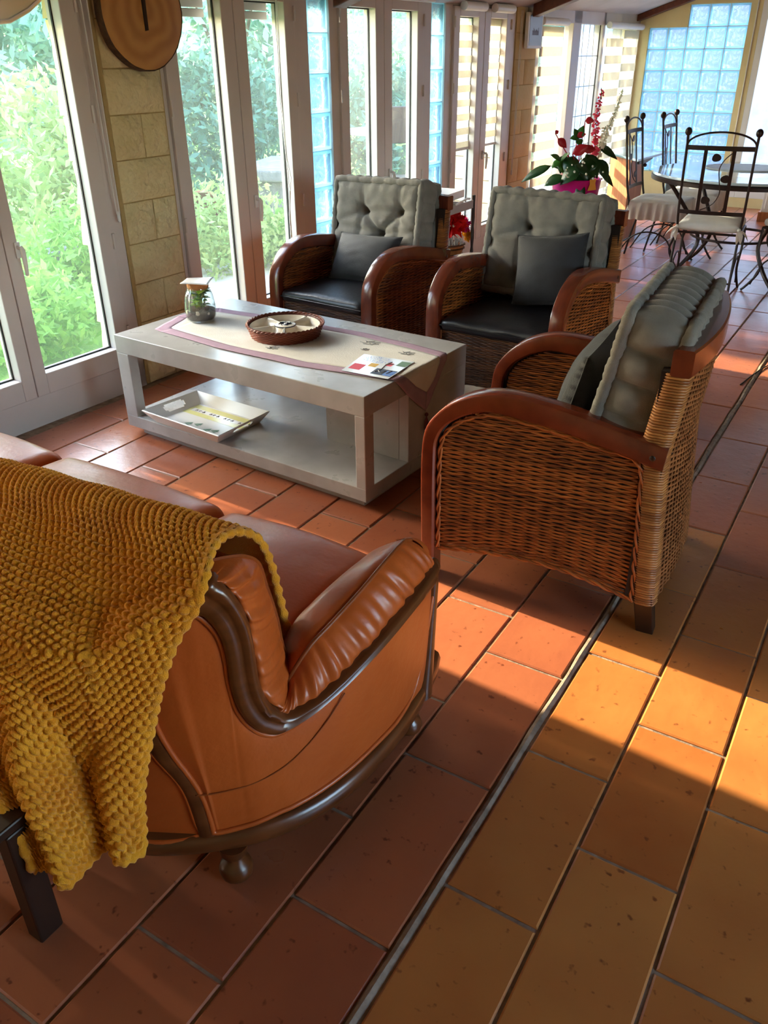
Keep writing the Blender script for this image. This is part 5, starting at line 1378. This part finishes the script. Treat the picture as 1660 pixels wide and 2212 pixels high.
red = [((-.17, -.02, .585), (-.10, -.03, .525), .06), ((-.07, -.10, .49), (.04, -.12, .55), .075), ((.0, -.10, .52), (.10, -.1, .52), .06), ((-.03, 0, .60), (.03, -.02, .615), .045), ((.025, .02, .70), (.085, .0, .70), .05), ((-.19, 0, .62), (-.165, 0, .635), .03)]
for i, (b_, t_, w) in enumerate(red): plant_leaf('spathe', 'petal_red', b_, t_, w, upv=(0.6, -0.9, 0.35), stem=(0.02*cos(i), 0.02*sin(i), .3))
def spike(nm, mt, pts, n, r0, r1, seed, zz=0.3):
    Rb = random.Random(seed); P_ = sample([tuple(sv(*p)) for p in pts], 60); B = MB(); B.tube(P_[::6]+[P_[-1]], 0.003, 5); B.build('stem', 'leaf_green', pt)
    B = MB()
    for k in range(n):
        t = zz+(1-zz)*(k/n); c = P_[min(59, int(t*59))]; r = r0+(r1-r0)*((t-zz)/(1-zz))
        for q in range(5):
            a = q*2*pi/5+Rb.random(); d = Vector((cos(a), sin(a)*.6, Rb.uniform(-.5, .5)))
            leaf(B, c+Vector((Rb.uniform(-1, 1), Rb.uniform(-1, 1), Rb.uniform(-1, 1)))*r*.6, d, r*1.3, r*1.0, up=(0.4, -0.8, 0.4), curl=.2, n=3)
    return B.build(nm, mt, pt)
spike('orchid_flowers', 'petal_pink', [(.06, 0, .29), (.10, 0, .42), (.11, .0, .55), (.10, .0, .70), (.11, 0, .83), (.12, 0, .88), (.11, 0, .91)], 30, .030, .012, 5, .15)
spike('white_flowers', 'petal_white', [(.10, .03, .29), (.16, .05, .45), (.19, .06, .58), (.23, .07, .70), (.265, .08, .80), (.285, .08, .90)], 34, .020, .010, 8, .32)
spike('small_flowers', 'petal_white', [(.08, .0, .29), (.13, .02, .45), (.16, .03, .58), (.18, .03, .66)], 12, .024, .016, 9, .45)
B = MB()
for k in range(26):
    c = sv(R3.uniform(-.12, .16), R3.uniform(-.2, -.12), R3.uniform(.30, .5)); B.sphere(c, R3.uniform(.005, .010), 6, 5)
tag(B.build('white_buds', 'petal_white', pt), kind='stuff')
B = MB(); P_ = [sv(.055, -.180, .325), sv(.105, -.172, .328), sv(.100, -.174, .300), sv(.110, -.178, .255), sv(.045, -.188, .250), sv(.060, -.18, .292)]
B.add([tuple(p) for p in P_], [(0, 1, 2, 5), (5, 2, 3, 4)]); B.build('paper_tag', 'tag_orange', pt, solid=0.002, smooth=False)
gl_ = thing('glass_lantern', 'small glass and wood lantern right of the magenta planter', 'lantern', (px_+0.155, py_+0.115, 0.3735))
MB().lathe([(0.034, 0), (0.036, 0.01), (0.034, 0.14), (0.03, 0.15)], 18, capt=True).build('wooden_base', 'pine', gl_)
MB().lathe([(0.030, 0.151), (0.040, 0.17), (0.042, 0.21), (0.036, 0.24)], 18).build('glass_cup', 'jar_glass', gl_)

# ---------------------------------------------------------------- tall side cabinet
cb = thing('side_cabinet', 'tall pine cabinet with a slate blue top in the corner by the blinds', 'cabinet', (0, 0, 0))
T4 = [(-2.56, 8.06), (-2.10, 7.55), (-2.06, 8.23), (-2.52, 8.78)]
B = MB(); B.prism(T4, 2, 0.685, 0.703); recalc(B.build('top', 'slate_blue', cb, smooth=False, bevel=0.003))
c4 = (sum(p[0] for p in T4)/4, sum(p[1] for p in T4)/4)
def ins(p, k): return lerp(c4, p, k)
B = MB(); Q4 = [lerp(T4[0], T4[1], 0.16), lerp(T4[0], T4[1], 0.80), lerp(lerp(T4[0], T4[1], 0.80), lerp(T4[3], T4[2], 0.80), 0.55), lerp(lerp(T4[0], T4[1], 0.16), lerp(T4[3], T4[2], 0.16), 0.55)]
Q4 = [lerp(p, lerp(T4[3], T4[2], .5), 0.05) for p in Q4]
B.prism(Q4, 2, 0.0, 0.685); recalc(B.build('body', 'pine', cb, smooth=False, bevel=0.003))
a = lerp(Q4[0], Q4[1], .55); b_ = lerp(Q4[0], Q4[1], .60); o_ = Vector((Q4[1][0]-Q4[0][0], Q4[1][1]-Q4[0][1])).normalized()
B = MB(); q0 = lerp(T4[1], T4[2], 0.05); q1 = lerp(T4[1], T4[2], 0.62); q0 = lerp(q0, c4, .12); q1 = lerp(q1, c4, .12)
B.add([(q0[0], q0[1], .655), (q0[0], q0[1], .683), (q1[0], q1[1], .683), (q1[0], q1[1], .672), ((q0[0]+q1[0])/2, (q0[1]+q1[1])/2, .650)], [(0, 1, 2, 3, 4)]); B.build('bracket', 'iron', cb, smooth=False, solid=0.02)
MB().sphere((*lerp(q0, q1, .55), 0.632), 0.016, 8, 6).build('bracket_knob', 'iron', cb)

# ---------------------------------------------------------------- wrought iron dining set
dt = thing('dining_table', 'round glass topped dining table on a curved iron base', 'dining table', (-1.09, 6.77, 0), radians(12))
MB().lathe([(0.0, 0.722), (0.640, 0.722), (0.650, 0.726), (0.652, 0.734), (0.646, 0.742), (0.0, 0.742)], 72, capb=False).build('top', 'table_glass', dt)
B = MB(); B.lathe([(0.60, 0.690), (0.655, 0.692), (0.657, 0.716), (0.65, 0.7215), (0.60, 0.7215)], 72, capb=False); B.build('rim', 'iron', dt)
for k in range(4):
    a = k*pi/2+radians(33); c, s = cos(a), sin(a)
    MB().tube(sample([(0.60*c, 0.60*s, .69), (0.52*c, .52*s, .60), (.36*c, .36*s, .40), (.30*c, .30*s, .26), (.40*c, .40*s, .12), (.52*c, .52*s, .03), (.56*c, .56*s, 0.004)], 24), 0.014, 8).build('leg', 'iron', dt)
MB().tube([(0.31*cos(t), .31*sin(t), .30) for t in np.linspace(0, 2*pi, 33)[:-1]], 0.009, 6, closed=True).build('ring', 'iron', dt)
pm = thing('placemat', 'pale grey placemats stacked on the dining table', 'placemat', (-1.13, 6.98, 0.7425), radians(10))
B = MB(); B.add([(0.30*cos(t)*(1+.05*cos(3*t)), .22*sin(t), z) for z in (0, 0.008) for t in np.linspace(0, 2*pi, 25)[:-1]], [tuple(reversed(range(24))), tuple(range(24, 48))]+[(i, (i+1) % 24, 24+(i+1) % 24, 24+i) for i in range(24)]); B.build('mat', 'placemat', pm, angle=30)
p2 = thing('placemat', 'dark edged placemat at the right rim of the dining table', 'placemat', (-.72, 6.80, 0.7425), radians(-20))
B = MB(); B.add([(0.20*cos(t), .17*sin(t), z) for z in (0, 0.006) for t in np.linspace(0, 2*pi, 25)[:-1]], [tuple(reversed(range(24))), tuple(range(24, 48))]+[(i, (i+1) % 24, 24+(i+1) % 24, 24+i) for i in range(24)]); B.build('mat', 'placemat', p2, angle=30)
bw_ = thing('bowl', 'cream bowl on the dining table at the right edge', 'bowl', (-.78, 7.04, 0.7515))
MB().lathe([(0.05, 0), (0.07, 0.004), (0.115, 0.05), (0.13, 0.10), (0.126, 0.10), (0.11, 0.05), (0.06, 0.010), (0, 0.008)], 32).build('shell', 'ceramic_cream', bw_)
def iron_chair(label, group):
    """origin between the back legs on the floor, seat toward +y"""
    t = thing('iron_chair', label, 'chair', (0, 0, 0), 0, group); W = 0.205
    for s in (-1, 1):
        MB().tube(sample([(s*W, -0.10, 0.004), (s*W*.98, -0.06, 0.20), (s*W*.97, 0.0, 0.44), (s*W, -0.03, 0.60), (s*W*1.01, -0.085, 0.98), (s*W*1.02, -0.095, 1.045)], 18), 0.0085, 7).build('back_leg', 'iron', t)
        MB().sphere((s*W*1.02, -0.095, 1.062), 0.022, 10, 8, (1, 1, 1.15)).build('finial', 'iron', t)
        MB().tube(sample([(s*0.20, 0.40, 0.44), (s*.205, 0.40, 0.30), (s*.20, 0.36, 0.16), (s*.215, 0.42, 0.05), (s*.225, 0.46, 0.004)], 16), 0.0085, 7).build('front_leg', 'iron', t)
        MB().tube(sample([(s*.20, -.055, .06), (s*.20, .05, .22), (s*.20, .19, .27), (s*.20, .33, .22), (s*.205, .41, .05)], 20), 0.006, 6).build('side_arch', 'iron', t)
        MB().tube([(s*W*.97, 0, .44), (s*.20, .40, .44)], 0.008, 6).build('seat_rail', 'iron', t)
    MB().tube([(-.2, .40, .44), (.2, .40, .44)], 0.008, 6).build('seat_rail', 'iron', t); MB().tube([(-.2, 0, .44), (.2, 0, .44)], 0.008, 6).build('seat_rail', 'iron', t)
    MB().tube([(-.2, -.075, .14), (.2, -.075, .14)], 0.006, 6).build('stretcher', 'iron', t)
    y_ = lambda z: -0.03-0.055*(z-.60)/.38
    for z, h in ((.575, .012), (.97, .014)):
        pts = [(x, y_(z)-.018*(1-(x/W)**2), z) for x in np.linspace(-W, W, 13)]; B = MB(); B.grid([[(x, y-.004, zz-h), (x, y+.004, zz-h), (x, y+.004, zz+h), (x, y-.004, zz+h)] for x, y, zz in pts], closev=True); B.build('back_rail', 'iron', t, smooth=False)
    MB().tube([(W*cos(a), -.088-.012*sin(a), .985+.078*sin(a)) for a in np.linspace(0.04, pi-.04, 20)], 0.006, 6).build('top_arch', 'iron', t)
    for x in (-.085, .085):
        B = MB(); B.grid([[(x-.011, y_(z)-.017, z), (x+.011, y_(z)-.017, z), (x+.011, y_(z)-.011, z), (x-.011, y_(z)-.011, z)] for z in (.575, .77, .97)], closev=True); B.build('splat', 'iron', t, smooth=False)
    vine = sample([(-.07, y_(.58)-.014, .59), (.0, y_(.64)-.014, .63), (.035, y_(.72)-.014, .70), (.022, y_(.80)-.014, .78), (.012, y_(.86)-.014, .85), (.04, y_(.9)-.014, .91), (.09, y_(.95)-.014, .955)], 24)
    MB().tube(vine, 0.0035, 5).build('vine', 'iron', t)
    for (x, z, a) in ((-.05, .655, pi*.95), (-.02, .915, pi*.8), (.06, .79, 0.6)):
        B = MB(); pts = [(x+.028*cos(q)*(1-.25*cos(q-a)), y_(z)-.014, z+.024*sin(q)) for q in np.linspace(0, 2*pi, 15)[:-1]]
        B.add(pts, [tuple(range(14))]); B.build('iron_leaf', 'iron', t, solid=0.004, smooth=False)
    return t
gch = 'wrought iron chairs around the dining table'
c0 = iron_chair('wrought iron chair nearest to the armchairs, seen from behind', gch)
c0.location = (-1.13, 5.96, 0); c0.rotation_euler = (0, 0, radians(5))
chairs = [(c0.location.copy(), radians(5), 1)]
for (x, y, a, lab, kind) in ((-1.905, 6.955, -90, 'wrought iron chair with a white skirted cushion on the left of the dining table', 2), (-1.785, 7.53, -90, 'wrought iron chair farthest back beside the blue topped cabinet', 2), (-.40, 6.36, 62, 'wrought iron chair cut off at the right edge of the picture', 1)):
    dup(c0, (x, y, 0), radians(a), lab, gch); chairs.append((Vector((x, y, 0)), radians(a), kind))
def chair_pad(label, kind):
    t = thing('chair_cushion', label, 'cushion', (0, 0, 0), 0, 'white cushions on the iron chairs')
    merge(rbox((-.20, 0.0, 0.0), (.20, .41, 0.05), 0.022, 12, crown=0.022).build('cover', 'cloth_white', t, angle=180))
    if kind == 2:
        rows = []; n = 160
        for i in range(n+1):
            a = i/n*4; q = min(3, int(a)); u = a-q; c = [(-.205, -.005), (.205, -.005), (.205, .415), (-.205, .415)]; x, y = lerp(c[q], c[(q+1) % 4], u)
            nx, ny = [(0, -1), (1, 0), (0, 1), (-1, 0)][q]; w = 0.010*sin(i*1.05)+.006*sin(i*.41)
            rows.append([(x+nx*(w*v+.02*v), y+ny*(w*v+.02*v), 0.035-0.125*v+.004*sin(i*.7)*v) for v in (0, .3, .65, 1)])
        MB().grid(rows).build('skirt', 'cloth_white', t, angle=180)
    else:
        for s in (-1, 1):
            B = MB()
            for d_ in ((-1, -.3, -.2), (.6, -.5, -.6), (.2, -.4, -1)):
                leaf(B, (s*.195, -.035, 0.03), Vector((s*abs(d_[0])*.8, d_[1], d_[2])), .085, .035, n=4, curl=.5)
            B.sphere((s*.195, -.035, .03), .012, 8, 6); B.build('tie_bow', 'cloth_white', t)
    return t
for (p, a, k), lab in zip(chairs, ('white tied cushion on the iron chair seen from behind', 'white frilled cushion on the iron chair left of the dining table', 'white frilled cushion on the farthest iron chair', 'white tied cushion on the iron chair at the right edge')):
    t = chair_pad(lab, k); t.location = (p.x, p.y, 0.4495); t.rotation_euler = (0, 0, a)
# low white unit under the far right window
lw = thing('low_cupboard', 'low white cupboard with a wooden plinth behind the dining table', 'cupboard', (-.75, 9.55, 0))
bx('carcass', (-.55, -.2, 0.09), (.55, .2, 0.46), 'upvc_white', lw); bx('plinth', (-.57, -.215, 0), (.57, .2, 0.09), 'pine', lw); bx('door', (-.52, -.212, .12), (-.01, -.2, .44), 'upvc_white', lw); bx('door', (.01, -.212, .12), (.52, -.2, .44), 'upvc_white', lw)
gb_ = thing('storage_box', 'grey blue box standing behind the left dining chairs', 'box', (-2.02, 8.98, 0), radians(10)); bx('body', (-.16, -.14, 0), (.16, .14, .50), 'slate_blue', gb_, .012); bx('lid', (-.165, -.145, .50), (.165, .145, .525), 'slate_blue', gb_, .006)

# ---------------------------------------------------------------- garden
gd = struct('ground', (0, 0, 0))
B = MB(); B.box((-60, -40, -0.5), (-3.55, 60, -0.30)); B.build('lawn', 'lawn', gd, smooth=False)
B = MB(); B.box((-60, 10.35, -0.5), (60, 60, -0.31)); B.build('yard', 'terrace', gd, smooth=False)
B = MB(); B.box((-5.2, 4.2, -0.45), (-3.58, 12, -0.12)); B.build('paving', 'terrace', gd, smooth=False)
np_rng = np.random.default_rng(5)
def foliage(name, mt, c, rad, n, size, parent, flat=0.0):
    """leafy crown: leaf quads scattered through an ellipsoid shell"""
    d = np_rng.normal(size=(n, 3)); d /= np.linalg.norm(d, axis=1, keepdims=True)
    r = np_rng.uniform(0.45, 1.0, (n, 1))**0.6*(1+0.22*np.sin(d[:, :1]*7+d[:, 2:]*5)+.12*np.sin(d[:, 1:2]*13))
    p = np.array(c)+d*r*np.array(rad)
    a = np_rng.normal(size=(n, 3)); a /= np.linalg.norm(a, axis=1, keepdims=True); b_ = np.cross(a, np_rng.normal(size=(n, 3))); b_ /= np.linalg.norm(b_, axis=1, keepdims=True)
    s = size*np_rng.uniform(.6, 1.4, (n, 1)); q = np.stack([p-a*s, p+b_*s*.38, p+a*s, p-b_*s*.38], 1).reshape(-1, 3)
    me = bpy.data.meshes.new(name); me.from_pydata(q.tolist(), [], [(4*i, 4*i+1, 4*i+2, 4*i+3) for i in range(n)]); me.materials.append(MATS[mt])
    o = bpy.data.objects.new(name, me); COL.objects.link(o); o.parent = parent; return tag(o, kind='stuff')
def tree(nm, label, cat, x, y, mt, crowns, trunk=True, n=2600, size=.10, group=None):
    t = thing(nm, label, cat, (x, y, -0.3), 0, group)
    if trunk:
        top = crowns[0][0]
        MB().tube(sample([(0, 0, 0), (.05, .03, top[2]*.35), (-.03, .02, top[2]*.7), (top[0], top[1], top[2])], 10), [0.10-.007*k for k in range(10)], 8).build('trunk', 'trunk', t)
        for q in range(4):
            a = q*1.7; MB().tube(sample([(0, 0, top[2]*.55), (.3*cos(a), .3*sin(a), top[2]*.8), (.55*cos(a), .55*sin(a), top[2]*1.05)], 7), [.045-.005*k for k in range(7)], 6).build('branch', 'trunk', t)
    for c, r in crowns: foliage('crown', mt, c, r, n, size, t)
    return t
tree('olive_tree', 'tall silvery olive tree seen through the leftmost window', 'tree', -10.5, 6.3, 'olive_leaf', [((0, 0, 2.6), (1.9, 1.7, 1.5)), ((.3, 1.2, 2.0), (1.2, 1.2, 1.2))], size=.09, n=5200)
tree('olive_tree', 'pale olive tree behind the second window left leaf', 'tree', -9.0, 10.4, 'olive_leaf', [((0, 0, 2.5), (1.8, 1.8, 1.6)), ((-.5, 1.2, 1.8), (1.4, 1.4, 1.3))], size=.09, n=5200)
tree('olive_tree', 'pale olive tree behind the second window right leaf', 'tree', -10.5, 15.0, 'olive_leaf', [((0, 0, 2.8), (2.2, 2.2, 1.9))], size=.10, n=5200)
tree('olive_tree', 'olive tree filling the third window', 'tree', -9.0, 18.5, 'olive_leaf', [((0, 0, 2.8), (2.6, 2.6, 2.0))], size=.10, n=6000)
tree('tall_hedge', 'dark evergreen hedge at the back of the garden', 'hedge', -16, 14, 'deep_leaf', [((0, -8, 2.0), (1.2, 6, 2.6)), ((0, 2, 2.2), (1.2, 7, 2.8)), ((2, 14, 2.4), (2, 7, 3.0)), ((4, 26, 2.4), (2, 8, 3.2))], trunk=False, n=5200, size=.20)
tree('yellow_shrub', 'yellow green shrub in the middle of the leftmost window', 'shrub', -7.0, 5.0, 'bush_leaf', [((0, 0, .95), (.8, .9, .75)), ((.4, .7, .7), (.6, .6, .6))], trunk=False, n=4200, size=.055)
tree('green_shrub', 'bright green shrub low in the leftmost window right leaf', 'shrub', -5.3, 4.35, 'bright_leaf', [((0, 0, .45), (.5, .6, .45))], trunk=False, n=4200, size=.04)
tree('green_shrub', 'bright green ground cover low in the leftmost window left leaf', 'shrub', -5.0, 3.3, 'bright_leaf', [((0, 0, .30), (.6, .5, .32))], trunk=False, n=4200, size=.04)
tree('yellow_shrub', 'yellow green shrub low behind the second window left leaf', 'shrub', -5.0, 5.6, 'bush_leaf', [((0, 0, .35), (.45, .5, .5))], trunk=False, n=4200, size=.04)
tree('green_shrub', 'green border plant low behind the second window right leaf', 'shrub', -4.6, 6.1, 'bright_leaf', [((0, 0, .32), (.30, .35, .40))], trunk=False, n=3200, size=.035)
tree('dark_shrub', 'dark bushes low behind the third window', 'shrub', -6.8, 11.6, 'deep_leaf', [((0, 0, .8), (1.0, 1.3, .9))], trunk=False, n=4500, size=.07)
tree('grey_shrub', 'grey green bush behind the second window right leaf', 'shrub', -8.4, 9.2, 'deep_leaf', [((0, 0, .9), (.9, 1.2, 1.0))], trunk=False, n=4500, size=.07)
tree('dark_shrub', 'dark bush behind the fourth window', 'shrub', -7.0, 16.5, 'deep_leaf', [((0, 0, 1.2), (1.5, 1.8, 1.7))], trunk=False, n=5200, size=.09)
tree('added_shade_tree', 'tall leafy tree added outside the picture to shade the coffee table', 'tree', -9.5, 2.98, 'deep_leaf', [((0, 0, 3.55), (.8, .42, 1.3))], n=16000, size=.10)  # unseen tree added to keep direct sun off the coffee table
tree('added_shade_tree', 'second tall tree added outside the picture to shade the facing armchairs', 'tree', -9.8, 4.15, 'deep_leaf', [((0, 0, 3.5), (.8, .62, 1.35))], n=16000, size=.10)  # another added tree out of view, blocks sun from the facing armchairs
tree('added_hedge', 'low hedge added outside the picture to block low sun at the leftmost window', 'hedge', -5.2, 1.35, 'deep_leaf', [((0, 0, .82), (.35, .95, .80))], trunk=False, n=9000, size=.07)  # unseen hedge added to stop low sun rays reaching the floor
# terrace furniture and garden pieces
gbk = thing('stone_bench', 'grey stone bench in the garden behind the second window', 'bench', (-6.3, 7.9, -0.3), radians(20)); bx('slab', (-.3, -.7, .62), (.3, .7, .74), 'grey_stone', gbk, .02); bx('support', (-.25, -.6, 0), (.25, -.4, .62), 'grey_stone', gbk, .02); bx('support', (-.25, .4, 0), (.25, .6, .62), 'grey_stone', gbk, .02)
ar = thing('garden_pot', 'toppled terracotta pot in the garden behind the second window', 'pot', (-7.2, 7.6, -0.15), radians(40))
B = MB(); B.lathe([(0.12, -.3), (.22, 0), (.26, .25), (.24, .25), (.2, 0)], 20); o = B.build('shell', 'clay_roof', ar); o.rotation_euler = (radians(80), 0, 0)
lg = thing('timber_edge', 'old grey timber edging the bank in the leftmost window', 'log', (-6.1, 4.85, -0.3), radians(20)); bx('beam', (-.10, -.9, 0), (.10, .8, .42), 'grey_stone', lg, .02)
gt = thing('garden_table', 'pale garden table behind the third window', 'table', (-5.7, 9.3, -0.31)); MB().lathe([(0.5, .98), (.52, 1.0), (.5, 1.02)], 28, capb=True, capt=True).build('top', 'white_lacquer', gt); MB().lathe([(.25, 0), (.05, .05), (.04, .98)], 14).build('pedestal', 'iron', gt)
gc = thing('bistro_chair', 'dark bistro chair at the garden table behind the third window', 'chair', (-4.9, 8.35, -0.31), radians(40))
for x in (-.18, .18):
    MB().tube([(x, .2, 0), (x, .17, .60), (x*.9, .22, 1.30)], .014, 6).build('leg', 'iron', gc); MB().tube([(x, -.2, 0), (x, -.17, .60)], .014, 6).build('leg', 'iron', gc)
bx('seat', (-.2, -.2, .60), (.2, .2, .63), 'iron', gc); bx('backrest', (-.17, .20, .95), (.17, .225, 1.32), 'iron', gc, .02)
rp = thing('red_planter', 'red planter on the terrace behind the fourth window', 'planter', (-4.05, 8.15, -0.12)); MB().lathe([(.10, 0), (.14, .40), (.16, .44), (.13, .44), (.12, .38), (0, .38)], 20).build('pot', 'terracotta', rp)
ly = thing('awning', 'brown rounded awning edge hanging outside the leftmost window', 'awning', WO, WRZ)
pr = [(2.30, 1.628), (2.586, 1.633), (2.632, 1.637), (2.682, 1.657), (2.739, 1.681), (2.804, 1.721), (2.84, 1.79), (2.84, 1.90), (2.30, 1.90)]
B = MB(); B.prism(pr, 0, -0.30, -0.55); recalc(B.build('canopy', 'awning', ly, smooth=False, bevel=0.012))
MB().tube([(-0.297, a, b_) for a, b_ in pr[:7]], 0.008, 6).build('edge_roll', 'awning', ly)
for a in (2.45, 2.70): MB().tube([(-0.45, a, 1.88), (-0.24, a, 1.93)], 0.010, 6).build('bracket', 'iron', ly)
cbl = thing('floor_cable', 'thin dark cable curling on the floor at the right edge', 'cable', (0, 0, 0.004))
MB().tube(sample([(-.53, 4.35, 0), (-.50, 4.55, 0), (-.47, 4.70, 0), (-.42, 4.80, 0), (-.30, 4.78, 0), (0.1, 4.9, 0)], 30), 0.0035, 6).build('cable', 'rubber', cbl)
# neighbouring wall behind the glass blocks
nb = thing('garden_wall', 'pale stone wall across the yard behind the glass blocks', 'wall', (0, 13.5, -0.31)); bx('masonry', (-5, 0, 0), (6, .3, 2.9), 'far_wall', nb, .02)
